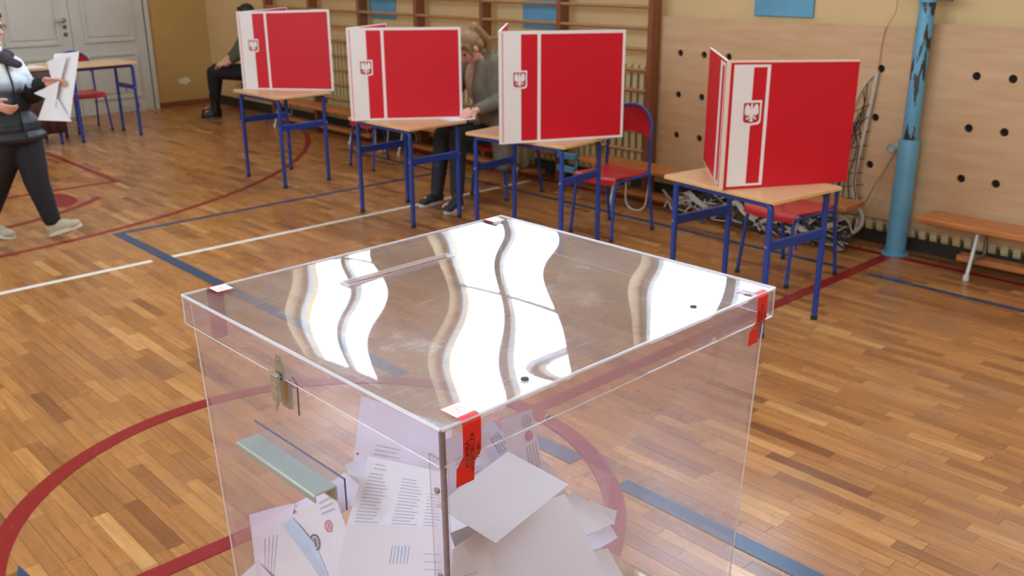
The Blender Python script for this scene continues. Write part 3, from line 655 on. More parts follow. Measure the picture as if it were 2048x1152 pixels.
def screen(A, B, z, h, h2, side, slen, label, style):
    A = V((*A, z)); B = V((*B, z)); u = (B-A); w = u.length; u.normalize(); up = V((0, 0, 1)); n = u.cross(up).normalized()   # n looks at the hall
    s = empty('voting_screen', A, 0, label, 'screen', 'red and white voting screens')
    O = V((0, 0, 0)); tk = 0.008; e = 0.0007
    def rect(mb, x0, x1, y0, y1, lay, U=u, Nn=n, ww=w): return mb.prism([(x0*ww, y0*h), (x1*ww, y0*h), (x1*ww, y1*h), (x0*ww, y1*h)], O+Nn*(e*lay), U, up, Nn, e)
    hr = h2/h
    def quad(mb, x0, x1, y0, y1, lay):                                  # follows the slightly sloping top edge
        top = lambda x: h*(1+(hr-1)*x)
        return mb.prism([(x0*w, y0*h), (x1*w, y0*h), (x1*w, y1*top(x1)), (x0*w, y1*top(x0))], O+n*(e*lay), u, up, n, e)
    MB().prism([(0, 0), (w, 0), (w, h2), (0, h)], O-n*tk, u, up, n, tk).build('front_board', 'foam_edge' if style else 'print_white', s)
    ax, ay = (0.155, 0.575) if not style else (0.195, 0.6)
    if not style:
        quad(MB(), 0.02, 0.03, 0.015, 0.985, 0).build('thin_line', 'print_pink', s)
        quad(MB(), 0.168, 0.296, 0.022, 0.972, 0).build('red_strip', 'print_red', s)
        quad(MB(), 0.322, 0.978, 0.022, 0.972, 0).build('red_field', 'print_red', s)
    else:
        quad(MB(), 0.0, 1.0, 0.0, 0.985, 0).build('red_field', 'print_red', s)
        quad(MB(), 0.0, 0.02, 0.0, 0.985, 1).build('cream_edge', 'foam_edge', s)
        quad(MB(), 0.045, 0.318, 0.022, 0.97, 1).build('white_field', 'print_white', s)
        quad(MB(), 0.192, 0.292, 0.04, 0.95, 2).build('red_strip', 'print_red', s)
    sw = 0.083 if not style else 0.09; sh = sw*1.15; lay = 3; c = V((ax*w, 0, 0))
    cu, cz = ax*w, ay*h
    def P(poly, k, ox=0): return [(cu+p_[0]*k+ox, cz+p_[1]*k*1.12) for p_ in poly]
    em = MB().prism(P(SHIELD, sw*1.2), O+n*e*lay, u, up, n, e).build('emblem', 'print_white', s)
    MB().prism(P(SHIELD, sw*0.97), O+n*e*(lay+1), u, up, n, e).build('emblem_shield', 'emblem_red', em)
    eg = MB(); mir = lambda q: [(-a, b) for a, b in reversed(q)]; k = sw*1.0
    for nm in ('body', 'wing', 'leg', 'head', 'crown'): eg.prism(P(EAGLE[nm], k), O+n*e*(lay+2), u, up, n, e*(1+0.1*len(nm)))
    for nm in ('wing', 'leg'): eg.prism(P(mir(EAGLE[nm]), k), O+n*e*(lay+2), u, up, n, e)
    eg.build('emblem_eagle', 'print_white', em)
    sd = V((*side, 0)).normalized(); sn = sd.cross(up).normalized()
    if sn.dot(V((-1, -1, 0))) < 0: sn = -sn
    MB().prism([(0.006, 0), (slen, 0), (slen, h), (0.006, h)], O-sn*tk*0.5-n*tk*0.5, sd, up, sn, tk).build('side_board', 'foam_edge' if style else 'print_white', s)
    for sg in (-1, 1):                                                # both faces of the side board are printed
        f = MB(); off = O-n*tk*0.5+sn*(tk*0.5*sg)
        R_ = lambda mb, x0, x1, y0, y1, l: mb.prism([(x0*slen, y0*h), (x1*slen, y0*h), (x1*slen, y1*h), (x0*slen, y1*h)], off+sn*sg*e*l, sd, up, sn*sg, e)
        R_(MB(), 0.03, 0.985, 0.012, 0.99, 0).build('side_red_field', 'print_red', s)
        if style: R_(MB(), 0.06, 0.30, 0.02, 0.975, 1).build('side_white_field', 'print_white', s); R_(MB(), 0.09, 0.19, 0.04, 0.95, 2).build('side_red_strip', 'print_red', s)
    return s
screen((4.06, 7.833), (4.569, 7.165), 0.787, 0.66, 0.685, (0.84, 0.53), 0.92, 'farthest red and white voting screen, hiding the person in the corner', 0)
screen((3.902, 5.91), (4.557, 5.417), 0.742, 0.663, 0.659, (0.93, 0.37), 0.53, 'red and white voting screen in front of the seated woman', 0)
screen((4.041, 4.437), (4.80, 4.063), 0.742, 0.699, 0.689, (0.725, 0.69), 0.84, 'red and white voting screen beside the red chair back', 0)
screen((3.982, 2.713), (4.617, 2.362), 0.742, 0.643, 0.627, (0.74, 0.67), 0.745, 'nearest red voting screen with boxed eagle strip and open side wing', 1)

# ------------------------------------------------------------------ people
def capsule(bm, p0, r0, p1, r1):
    p0, p1 = V(p0), V(p1); d = p1-p0; L = d.length
    for p_, r in ((p0, r0), (p1, r1)): bmesh.ops.create_icosphere(bm, subdivisions=2, radius=r, matrix=Matrix.Translation(p_))
    if L > 1e-4:
        rot = V((0, 0, 1)).rotation_difference(d.normalized()).to_matrix().to_4x4()
        bmesh.ops.create_cone(bm, cap_ends=True, segments=14, radius1=r0, radius2=r1, depth=L, matrix=Matrix.Translation((p0+p1)/2) @ rot)
def ellipsoid(bm, c, r, fr):
    m = Matrix.Translation(V(c)) @ fr.to_4x4() @ Matrix.Diagonal((r[0], r[1], r[2], 1))
    bmesh.ops.create_icosphere(bm, subdivisions=3, radius=1.0, matrix=m)
def blob(name, items, voxel, mat, root, smooth=4, cutz=None, label=None):
    bm = bmesh.new()
    for it in items:
        if it[0] == 'c':
            pts, rs_ = it[1], it[2]
            for i in range(len(pts)-1): capsule(bm, pts[i], rs_[i], pts[i+1], rs_[i+1])
        else: ellipsoid(bm, it[1], it[2], it[3])
    me = bpy.data.meshes.new(name); bm.to_mesh(me); bm.free()
    me.transform(Matrix.Translation(-root.location))
    o = bpy.data.objects.new(name, me); COL.objects.link(o)
    m = o.modifiers.new('r', 'REMESH'); m.mode = 'VOXEL'; m.voxel_size = voxel; m.adaptivity = 0
    if smooth: s = o.modifiers.new('s', 'SMOOTH'); s.iterations = smooth; s.factor = 0.5
    dg = bpy.context.evaluated_depsgraph_get(); me2 = bpy.data.meshes.new_from_object(o.evaluated_get(dg))
    o.modifiers.clear(); o.data = me2; bpy.data.meshes.remove(me)
    me2.materials.clear(); me2.materials.append(M[mat]); me2.polygons.foreach_set('use_smooth', [True]*len(me2.polygons))
    o.parent = root
    if label: o['label'] = label
    return o
def fr_of(fwd, pitch=0.0):
    f = V(fwd).normalized(); up = V((0, 0, 1)); left = up.cross(f).normalized()
    f2 = f*math.cos(pitch)-up*math.sin(pitch); u2 = left.cross(f2)*-1.0 if left.cross(f2).z < 0 else left.cross(f2)
    return Matrix((left, f2, u2)).transposed()                          # columns: left, forward, up
def head_items(c, fr, k=1.0):
    c = V(c); L, F_, U_ = fr.col[0], fr.col[1], fr.col[2]
    q = lambda l, f, u: c+L*l*k+F_*f*k+U_*u*k
    it = [('e', q(0, -0.008, 0.025), (0.074*k, 0.094*k, 0.088*k), fr), ('e', q(0, 0.022, -0.045), (0.058*k, 0.066*k, 0.068*k), fr),
          ('c', [q(0, 0.086, 0.012), q(0, 0.108, -0.026), q(0, 0.094, -0.034)], [0.008*k, 0.013*k, 0.012*k]),
          ('e', q(0, 0.078, -0.058), (0.024*k, 0.012*k, 0.006*k), fr), ('e', q(0, 0.077, -0.069), (0.021*k, 0.012*k, 0.007*k), fr),
          ('e', q(0, 0.068, -0.098), (0.024*k, 0.02*k, 0.017*k), fr), ('c', [q(-0.045, 0.074, 0.03), q(0.045, 0.074, 0.03)], [0.012*k, 0.012*k])]
    for s in (-1, 1): it += [('e', q(s*0.076, -0.01, -0.01), (0.009*k, 0.018*k, 0.03*k), fr), ('e', q(s*0.042, 0.05, -0.03), (0.024*k, 0.025*k, 0.025*k), fr)]
    return it, q
def hand_items(w, d, pn, side, curl=0.6, k=1.0):
    # w wrist, d pointing direction, pn palm normal; fingers curl towards pn
    w = V(w); d = V(d).normalized(); pn = V(pn); pn = (pn-d*pn.dot(d)).normalized(); a = d.cross(pn)*side
    it = []; fr = Matrix((a, d, pn)).transposed()
    it.append(('e', w+d*0.045*k, (0.04*k, 0.05*k, 0.016*k), fr)); it.append(('c', [w-d*0.01, w+d*0.03*k], [0.024*k, 0.024*k]))
    for i, (off, ln) in enumerate(((0.03, 0.066), (0.010, 0.075), (-0.010, 0.07), (-0.029, 0.055))):
        b = w+d*0.082*k+a*off*k; an = curl*(0.8+0.1*i); p1 = b+(d*math.cos(an*0.6)+pn*math.sin(an*0.6))*ln*0.45*k
        p2 = p1+(d*math.cos(an*1.5)+pn*math.sin(an*1.5))*ln*0.32*k; p3 = p2+(d*math.cos(an*2.1)+pn*math.sin(an*2.1))*ln*0.25*k
        it.append(('c', [w+d*0.05*k+a*off*0.8*k, b, p1, p2, p3], [0.010*k, 0.0095*k, 0.009*k, 0.0082*k, 0.007*k]))
    t0 = w+d*0.02*k+a*0.028*k; t1 = t0+(d*0.6+a*0.75+pn*0.25).normalized()*0.036*k; t2 = t1+(d*0.85+a*0.1+pn*0.5).normalized()*0.03*k
    it.append(('c', [t0, t1, t2], [0.013*k, 0.011*k, 0.009*k]))
    return it
def shoe(root, ankle, d, tilt, up_mat, sole_mat, name='shoe', L=0.25, pitch=0.0, tall=0.0, hk=1.3):
    a = V(ankle); fr = fr_of(d, -pitch); Lf, F_, U_ = fr.col[0], fr.col[1], fr.col[2]
    q = lambda l, f, u: a+Lf*l+F_*f+U_*u
    items = [('c', [q(0, 0.0, 0.03+tall), q(0, -0.005, -0.03)], [0.062 if tall else 0.045, 0.055 if tall else 0.042]), ('e', q(0, -0.01, -0.042), (0.04, 0.06, 0.045*hk), fr), ('e', q(0, 0.05, -0.045), (0.043, 0.08, 0.038*hk), fr), ('e', q(0, 0.12, -0.055), (0.043, 0.062, 0.027*hk), fr)]
    o = blob(name, items, 0.006, up_mat, root, 3)
    sl = MB(); prof = []
    for k in range(20):
        t = 2*PI*k/20; f = 0.058+0.128*math.cos(t); wd = 0.042*(1-0.15*math.cos(t)) if math.cos(t) < 0 else 0.044
        prof.append((wd*math.sin(t)*(1 if abs(math.cos(t)) < .93 else .9), f))
    O = q(0, 0, -0.088)-root.location
    sl.prism(prof, O, Lf, F_, U_, 0.026).build('sole', sole_mat, o)
    return o

# --- the woman walking in from the left
W1 = empty('person', (1.93, 7.07, 0), 0, 'woman in white to black jacket walking with a large white sheet', 'person')
fh = fr_of((0.55, -0.83, 0)); hd = V((1.925, 7.095, 1.445))
hi, hq = head_items(hd, fh, 1.0)
RW, LW = V((1.835, 6.895, 0.975)), V((2.115, 6.865, 1.085))
body = hi+[('c', [hd+V((0, 0, -0.07)), (1.935, 7.09, 1.27)], [0.052, 0.055]),
  ('e', (1.945, 7.075, 1.12), (0.14, 0.085, 0.15), fr_of((0.45, -0.89, 0))), ('e', (1.945, 7.07, 0.88), (0.13, 0.095, 0.18), fr_of((0.45, -0.89, 0))),
  ('c', [(2.03, 7.12, 1.2), (2.09, 7.07, 0.99), LW], [0.05, 0.042, 0.027]), ('c', [(1.83, 7.03, 1.2), (1.745, 6.99, 1.0), RW], [0.05, 0.042, 0.027]),
  ('c', [(2.0, 7.08, 0.74), (2.0, 7.03, 0.41), (2.045, 6.985, 0.10)], [0.085, 0.055, 0.036]), ('c', [(1.9, 7.08, 0.74), (1.8, 7.2, 0.40), (1.71, 7.28, 0.12)], [0.085, 0.055, 0.036]),
  ('e', (2.08, 6.945, 0.055), (0.03, 0.08, 0.03), fr_of((0.75, -0.66, 0))), ('e', (1.74, 7.25, 0.06), (0.03, 0.08, 0.03), fr_of((0.75, -0.66, 0)))]
body += hand_items(RW, (0.50, -0.45, -0.30), (0.3, 0.6, 0.4), 1, 0.75) + hand_items(LW, (0.75, -0.6, 0.12), (-0.4, -0.5, -0.5), -1, 0.5)
blob('body', body, 0.0055, 'skin', W1, 2)
tf = fr_of((0.45, -0.89, 0))
jk = [('e', (1.945, 7.075, 1.12), (0.165, 0.115, 0.15), tf), ('e', (1.955, 7.05, 1.08), (0.135, 0.125, 0.10), tf), ('e', (1.945, 7.07, 0.93), (0.15, 0.115, 0.2), tf), ('e', (1.955, 7.065, 0.80), (0.175, 0.135, 0.13), tf), ('e', (1.965, 7.06, 0.725), (0.185, 0.145, 0.06), tf),
      ('c', [(1.935, 7.09, 1.25), (1.935, 7.09, 1.31)], [0.066, 0.062]),
      ('c', [(2.03, 7.13, 1.20), (2.09, 7.07, 0.99), LW+V((-0.02, 0.02, 0))], [0.07, 0.06, 0.045]), ('c', [(1.83, 7.02, 1.205), (1.745, 6.99, 1.0), RW+V((-0.02, 0.03, 0.01))], [0.072, 0.06, 0.045])]
jo = blob('jacket', jk, 0.009, 'ombre', W1, 5, label='jacket fading from white shoulders to a black hem')
MB().tube([V((1.968, 6.975, 1.215))-W1.location, V((1.975, 6.925, 1.10))-W1.location, V((1.978, 6.945, 0.97))-W1.location, V((1.985, 6.925, 0.80))-W1.location, V((1.99, 6.915, 0.72))-W1.location], 0.006, 6).build('zip', 'black_cloth', W1, True)
blob('sleeve_cuff', [('c', [(2.085, 7.045, 1.0), LW+V((-0.012, 0.012, 0))], [0.066, 0.048])], 0.008, 'black_cloth', W1, 3, label='black forearm sleeve')
blob('trousers', [('e', (1.96, 7.07, 0.76), (0.15, 0.12, 0.1), tf), ('c', [(2.0, 7.08, 0.72), (2.0, 7.03, 0.41), (2.045, 6.985, 0.135)], [0.112, 0.084, 0.06]), ('c', [(1.9, 7.08, 0.72), (1.8, 7.2, 0.40), (1.712, 7.278, 0.145)], [0.112, 0.084, 0.06])], 0.008, 'black_cloth', W1, 4)
shoe(W1, (2.05, 6.98, 0.112), (0.75, -0.66, 0), 0, 'beige_shoe', 'sole', pitch=0.3)
shoe(W1, (1.71, 7.28, 0.105), (0.75, -0.66, 0), 0, 'beige_shoe', 'sole', pitch=-0.12)
blob('hair', [('e', hq(0, -0.02, 0.04), (0.085, 0.098, 0.088), fh), ('e', hq(0, -0.06, -0.01), (0.082, 0.06, 0.085), fh), ('c', [hq(-0.05, 0.055, 0.085), hq(0.05, 0.055, 0.085)], [0.028, 0.028]), ('c', [hq(0.072, 0.0, 0.05), hq(0.078, -0.01, -0.03)], [0.025, 0.02]), ('c', [hq(-0.072, 0.0, 0.05), hq(-0.078, -0.01, -0.03)], [0.025, 0.02])], 0.006, 'black_hair', W1, 2)
blob('scarf', [('c', [(1.86, 7.05, 1.27), (1.95, 7.015, 1.255), (2.01, 7.06, 1.27), (1.94, 7.15, 1.29), (1.86, 7.05, 1.27)], [0.04]*5), ('c', [(1.96, 7.0, 1.26), (2.03, 6.955, 1.215)], [0.04, 0.028])], 0.006, 'scarf', W1, 2)
gl = MB(); wl = W1.location
for s in (-1, 1):
    c0 = hq(s*0.034, 0.098, 0.008)-wl; pts = [c0+fh.col[0]*0.026*math.cos(t*PI/8)+fh.col[2]*0.019*math.sin(t*PI/8) for t in range(17)]
    gl.tube(pts, 0.003, 6, False); gl.tube([hq(s*0.06, 0.095, 0.012)-wl, hq(s*0.082, -0.01, 0.008)-wl], 0.003, 6)
gl.tube([hq(-0.01, 0.101, 0.012)-wl, hq(0.01, 0.101, 0.012)-wl], 0.003, 6)
gl.build('glasses', 'gold', W1, True)
for s in (-1, 1): blob('eye', [('e', hq(s*0.034, 0.077, 0.006), (0.014, 0.009, 0.008), fh)], 0.003, 'black_hair', W1, 1)
for c_ in W1.children:
    for v_ in c_.data.vertices:
        k_ = max(0, min(1, (v_.co.z-0.5)/0.4)); k_ *= max(0, min(1, (0.22-v_.co.x)/0.12)); v_.co.x -= 0.038*k_; v_.co.y += 0.035*k_
# the folded sheet in her left hand
def sheet_mesh(quads, bulge=0.0, n=8, th=0.0006, org=V((0, 0, 0)), ph=0.0):
    mb = MB()
    for q in quads:
        q = [V(x)-org for x in q]; nn = (q[1]-q[0]).cross(q[3]-q[0]).normalized(); vs = []
        for i in range(n+1):
            for j in range(n+1):
                a, b = i/n, j/n; p_ = (q[0]*(1-a)+q[1]*a)*(1-b)+(q[3]*(1-a)+q[2]*a)*b
                vs.append(p_+nn*(bulge*math.sin(PI*(a+ph*b))*math.cos(b*1.3)))
        fs = [(i*(n+1)+j, (i+1)*(n+1)+j, (i+1)*(n+1)+j+1, i*(n+1)+j+1) for i in range(n) for j in range(n)]
        k = len(vs); vs2 = vs+[v-nn*th for v in vs]; rim = [i*(n+1) for i in range(n+1)]+[n*(n+1)+j for j in range(1, n+1)]+[i*(n+1)+n for i in range(n-1, -1, -1)]+[j for j in range(n-1, 0, -1)]
        fs += [tuple(k+x for x in reversed(f)) for f in fs]
        fs += [(rim[(x+1) % len(rim)], rim[x], k+rim[x], k+rim[(x+1) % len(rim)]) for x in range(len(rim))]
        mb.add(vs2, fs)
    return mb
bs = empty('ballot_sheet', (2.12+0.034, 6.72+0.089, 0.85-0.012), 0, 'large folded white ballot sheet in the hand of the walking woman', 'paper')
o_ = V((2.12, 6.72, 0.85))
sheet_mesh([[(2.17, 6.78, 1.29), (2.262, 6.57, 1.312), (2.165, 6.66, 0.862), (2.05, 6.79, 0.885)]], 0.012, 10, org=o_).build('front_leaf', 'paper', bs, True)
sheet_mesh([[(2.10, 6.74, 1.245), (2.205, 6.64, 1.295), (2.15, 6.70, 1.10), (2.115, 6.73, 1.09)]], 0.01, 8, org=o_).build('folded_leaf', 'paper', bs, True)
sheet_mesh([[(2.005, 6.80, 1.04), (2.145, 6.69, 1.12), (2.10, 6.72, 0.94), (2.07, 6.76, 1.0)]], 0.01, 8, org=o_).build('folded_leaf', 'paper', bs, True)
sheet_mesh([[(2.06, 6.765, 1.0), (2.12, 6.70, 1.0), (2.17, 6.645, 0.85), (2.0, 6.80, 0.86)]], 0.012, 8, org=o_).build('rear_leaf', 'paper', bs, True)

# --- the woman writing at the second desk
W2 = empty('person', (5.1, 5.7, 0), 0, 'woman with blond ponytail and grey coat bent over behind the second screen', 'person')
fw = fr_of((-0.95, -0.05, 0)); fh = fr_of((-0.93, 0.3, 0), 0.75); hd = V((4.82, 5.62, 1.225))
hi, hq = head_items(hd, fh, 1.0); LW = V((4.66, 5.385, 0.79)); RW = V((4.5, 5.72, 0.79))
body = hi+[('c', [hd+V((0.03, 0.0, -0.06)), (4.93, 5.64, 1.11)], [0.05, 0.055]), ('e', (5.04, 5.68, 0.92), (0.15, 0.10, 0.2), fr_of((-1, 0, 0), 0.3)), ('e', (5.15, 5.71, 0.62), (0.16, 0.13, 0.15), fw),
  ('c', [(5.0, 5.52, 1.05), (5.04, 5.47, 0.82), LW], [0.05, 0.042, 0.027]), ('c', [(4.98, 5.86, 1.05), (4.85, 5.92, 0.84), RW], [0.05, 0.042, 0.027]),
  ('c', [(5.15, 5.81, 0.53), (4.72, 5.86, 0.53), (4.63, 5.85, 0.10)], [0.08, 0.055, 0.036]), ('c', [(5.15, 5.62, 0.53), (4.72, 5.67, 0.53), (4.62, 5.58, 0.10)], [0.08, 0.055, 0.036]),
  ('e', (4.56, 5.85, 0.05), (0.03, 0.09, 0.03), fw), ('e', (4.55, 5.575, 0.05), (0.03, 0.09, 0.03), fw)]
body += hand_items(LW, (-0.85, 0.15, -0.1), (0.1, 0.7, -0.6), 1, 0.8)+hand_items(RW, (-0.9, -0.3, -0.1), (0, 0, -1), -1, 0.5)
blob('body', body, 0.0055, 'skin', W2, 2)
blob('top', [('e', (4.98, 5.69, 0.93), (0.12, 0.115, 0.2), fr_of((-1, 0, 0), 0.3)), ('e', (5.08, 5.72, 0.68), (0.14, 0.13, 0.16), fw)], 0.009, 'pale_top', W2, 3)
blob('coat', [('c', [(4.99, 5.55, 1.08), (5.0, 5.54, 0.92), (5.06, 5.54, 0.66)], [0.10, 0.115, 0.12]), ('c', [(4.88, 5.57, 1.09), (4.85, 5.565, 0.92), (4.92, 5.55, 0.7)], [0.05, 0.06, 0.07]), ('e', (5.09, 5.69, 0.95), (0.20, 0.115, 0.19), fr_of((-1, 0, 0), 0.3)), ('e', (5.17, 5.71, 0.66), (0.20, 0.14, 0.22), fw), ('c', [(5.02, 5.53, 1.06), (5.06, 5.475, 0.83), LW+V((0.05, 0.015, 0.005))], [0.085, 0.07, 0.05]), ('c', [(5.0, 5.85, 1.06), (4.86, 5.92, 0.85), RW+V((0.05, 0.03, 0.01))], [0.085, 0.07, 0.05]),
  ('c', [(4.99, 5.50, 0.62), (5.01, 5.47, 0.33)], [0.08, 0.07]), ('c', [(5.12, 5.49, 0.62), (5.13, 5.475, 0.33)], [0.08, 0.06]), ('c', [(5.2, 5.49, 0.62), (5.24, 5.48, 0.30)], [0.07, 0.055]), ('c', [(5.32, 5.53, 0.62), (5.36, 5.53, 0.32)], [0.07, 0.055]), ('c', [(5.34, 5.7, 0.6), (5.40, 5.7, 0.34)], [0.07, 0.05]), ('c', [(5.06, 5.50, 0.62), (5.32, 5.53, 0.62)], [0.07, 0.07]), ('c', [(5.12, 5.49, 0.36), (5.36, 5.53, 0.34)], [0.05, 0.05]),
  ('c', [(5.0, 5.56, 1.12), (5.06, 5.68, 1.15), (5.0, 5.80, 1.12)], [0.055, 0.06, 0.055])], 0.009, 'grey_coat', W2, 4, label='grey coat with a hood hanging over the chair')
blob('leggings', [('c', [(5.15, 5.81, 0.55), (4.72, 5.86, 0.545), (4.64, 5.85, 0.12)], [0.095, 0.075, 0.055]), ('c', [(5.15, 5.62, 0.55), (4.72, 5.67, 0.545), (4.63, 5.59, 0.14)], [0.095, 0.075, 0.055]), ('e', (5.15, 5.71, 0.6), (0.17, 0.14, 0.11), fw)], 0.008, 'leggings', W2, 3)
shoe(W2, (4.63, 5.85, 0.09), (-1, -0.05, 0), 0, 'black_shoe', 'sole', L=0.25); shoe(W2, (4.62, 5.58, 0.09), (-0.95, -0.3, 0), 0, 'black_shoe', 'sole')
blob('hair', [('e', hq(0, -0.018, 0.035), (0.084, 0.098, 0.09), fh), ('e', hq(0, -0.05, -0.01), (0.08, 0.06, 0.07), fh), ('c', [hq(-0.045, 0.06, 0.08), hq(0.045, 0.06, 0.08)], [0.026, 0.026]), ('c', [hq(0.07, 0.03, 0.05), hq(0.075, 0.045, -0.03)], [0.02, 0.012]), ('c', [hq(0, -0.095, 0.075), hq(0, -0.13, 0.09), (4.975, 5.585, 1.27), (4.975, 5.58, 1.16)], [0.03, 0.036, 0.034, 0.016])], 0.006, 'blond_hair', W2, 2)
for s in (-1, 1): blob('eye', [('e', hq(s*0.034, 0.077, 0.006), (0.014, 0.009, 0.006), fh)], 0.003, 'black_hair', W2, 1)
pen = MB().tube([(4.60, 5.40, 0.765), (4.635, 5.375, 0.87)], 0.004, 8).build('pen', 'ink_dark'); tag(pen, 'dark pen held upright in the hand of the seated woman', 'pen')
o = sheet_mesh([[(4.40, 5.36, 0.7425), (4.62, 5.33, 0.7425), (4.64, 5.46, 0.7425), (4.41, 5.50, 0.7425)]], 0.0, 3).build('ballot_sheet', 'paper'); tag(o, 'white ballot sheet sticking over the desk edge under the hand of the seated woman', 'paper')

# --- the person in the far corner
W3 = empty('person', (5.75, 11.05, 0), 0, 'person in olive shirt and black boots sitting in the far corner', 'person')
f3 = V((-0.80, 0.55, 0)); fw = fr_of(f3); fh = fr_of(f3, 0.2); hd = V((5.83, 11.0, 1.255)); hi, hq = head_items(hd, fh)
LW, RW = V((5.50, 11.0, 0.68)), V((5.62, 11.28, 0.68))
body = hi+[('c', [hd+V((0, 0, -0.06)), (5.83, 11.0, 1.10)], [0.055, 0.06]), ('e', (5.84, 11.0, 0.92), (0.17, 0.11, 0.2), fw), ('e', (5.86, 10.98, 0.6), (0.16, 0.13, 0.14), fw),
  ('c', [(5.73, 10.84, 1.04), (5.64, 10.86, 0.80), LW], [0.052, 0.045, 0.032]), ('c', [(5.94, 11.14, 1.04), (5.80, 11.26, 0.80), RW], [0.052, 0.045, 0.032]),
  ('c', [(5.82, 10.9, 0.53), (5.455, 11.26, 0.55), (5.45, 11.30, 0.12)], [0.085, 0.055, 0.04]), ('c', [(5.92, 11.06, 0.53), (5.62, 11.5, 0.55), (5.60, 11.6, 0.12)], [0.085, 0.055, 0.04]),
  ('e', (5.42, 11.34, 0.06), (0.035, 0.1, 0.035), fw), ('e', (5.56, 11.64, 0.06), (0.035, 0.1, 0.035), fw)]
body += hand_items(LW, (-0.5, 0.6, -0.1), (0, 0, -1), 1, 0.7)+hand_items(RW, (-0.7, -0.4, -0.1), (0, 0, -1), -1, 0.7)
blob('body', body, 0.006, 'skin', W3, 2)
blob('shirt', [('e', (5.84, 11.0, 0.93), (0.20, 0.135, 0.21), fw), ('e', (5.86, 10.98, 0.68), (0.185, 0.15, 0.18), fw), ('c', [(5.73, 10.84, 1.05), (5.645, 10.85, 0.82), (5.57, 10.93, 0.74)], [0.085, 0.07, 0.055]), ('c', [(5.94, 11.14, 1.05), (5.81, 11.25, 0.82), (5.72, 11.27, 0.74)], [0.085, 0.07, 0.055])], 0.01, 'olive_cloth', W3, 4)
blob('trousers', [('c', [(5.82, 10.9, 0.55), (5.455, 11.26, 0.565), (5.452, 11.285, 0.27)], [0.10, 0.085, 0.072]), ('c', [(5.92, 11.06, 0.55), (5.62, 11.5, 0.565), (5.605, 11.575, 0.27)], [0.10, 0.085, 0.072]), ('e', (5.86, 10.98, 0.6), (0.18, 0.15, 0.11), fw)], 0.009, 'black_cloth', W3, 4)
for (ax, ay) in ((5.45, 11.30), (5.60, 11.60)):
    b_ = shoe(W3, (ax, ay, 0.09), f3, 0, 'boot', 'boot', 'boot', tall=0.2)
    MB().tube([(ax-W3.location.x, ay-W3.location.y, 0.318), (ax-W3.location.x, ay-W3.location.y, 0.345)], 0.072, 14).build('boot_lining', 'sock', b_, True)
blob('hair', [('e', hq(0, -0.02, 0.035), (0.083, 0.096, 0.09), fh), ('e', hq(0, -0.06, 0.0), (0.08, 0.055, 0.08), fh), ('c', [hq(-0.045, 0.06, 0.08), hq(0.045, 0.06, 0.08)], [0.024, 0.024])], 0.006, 'black_hair', W3, 2)
for s in (-1, 1): blob('eye', [('e', hq(s*0.034, 0.077, 0.006), (0.014, 0.009, 0.007), fh)], 0.003, 'black_hair', W3, 1)

# ------------------------------------------------------------------ ballot box
ROT = 0.012; BZ, LT = 0.752, 1.37
BC = V((0.897, 1.034, 0)); LX, LY = 0.3345, 0.3085          # half sizes of the lid
bx = empty('ballot_box', (BC.x, BC.y, BZ), ROT, 'large clear acrylic ballot box filled with folded white ballots', 'ballot box')
lz = LT-BZ
tbl = empty('side_table', (BC.x, BC.y, 0), ROT, 'small wooden table carrying the clear ballot box', 'table')
MB().bbox(-0.325, 0.325, -0.30, 0.30, BZ-0.027, BZ-0.002, 0.004).build('tabletop', 'table_wood', tbl)
for sx in (-1, 1):
    for sy in (-1, 1): MB().bbox(sx*0.28-0.02, sx*0.28+0.02, sy*0.255-0.02, sy*0.255+0.02, 0, BZ-0.027, 0.004).build('leg', 'table_wood', tbl)
# lid: a sheet that has bowed and rippled a little, with the ballot slot cut through it
def ripple(x, y):
    t = 0.68*x+0.73*y; u = 0.73*x-0.68*y
    e = max(0, (1-(x/LX)**4)*(1-(y/LY)**4))
    return e*(0.0019*math.sin(2*PI*(t/0.52+u/0.75)+0.9)+0.0007*math.sin(2*PI*(u/0.42-t/1.1)+2.0)-0.001)
SX0, SX1, SY0, SY1 = -0.125, 0.092, 0.168, 0.191
def axis(lo, hi, n, marks):
    a = [lo+(hi-lo)*k/n for k in range(n+1)]; a = [q for q in a if all(abs(q-m) > 0.004 for m in marks)]+list(marks); return sorted(a)
xs = axis(-LX, LX, 84, (SX0, SX1)); ysn = axis(-LY, LY, 78, (SY0, SY1))
lid = MB(); vs = [(x, y, lz+ripple(x, y)) for x in xs for y in ysn]; m = len(ysn); fs = []
for i in range(len(xs)-1):
    for j in range(m-1):
        cx_, cy_ = (xs[i]+xs[i+1])/2, (ysn[j]+ysn[j+1])/2
        if SX0 < cx_ < SX1 and SY0 < cy_ < SY1: continue
        fs.append((i*m+j, (i+1)*m+j, (i+1)*m+j+1, i*m+j+1))
lid.add(vs, fs); lo = lid.build('lid', 'acrylic_lid', bx, True, 'glossy scratched lid with a long slot')
lid2 = MB(); lid2.add([(a, b, c-0.004) for a, b, c in vs], [tuple(reversed(f)) for f in fs]); lid2.build('lid_underside', 'acrylic', lo, True)
sl = MB()
for (a, b, c, d) in ((SX0-0.001, SX1+0.001, SY1, SY1+0.001), (SX0-0.001, SX1+0.001, SY0-0.001, SY0), (SX0-0.001, SX0, SY0, SY1), (SX1, SX1+0.001, SY0, SY1)): sl.box(a, b, c, d, lz-0.006, lz+0.0008)
sl.build('slot_rim', 'edge', lo)
MB().box(SX0-0.004, SX1+0.004, SY0-0.012, SY0-0.010, lz-0.026, lz-0.004).build('slot_guide', 'acrylic', lo)
LIPZ = 0.046; th = 0.003
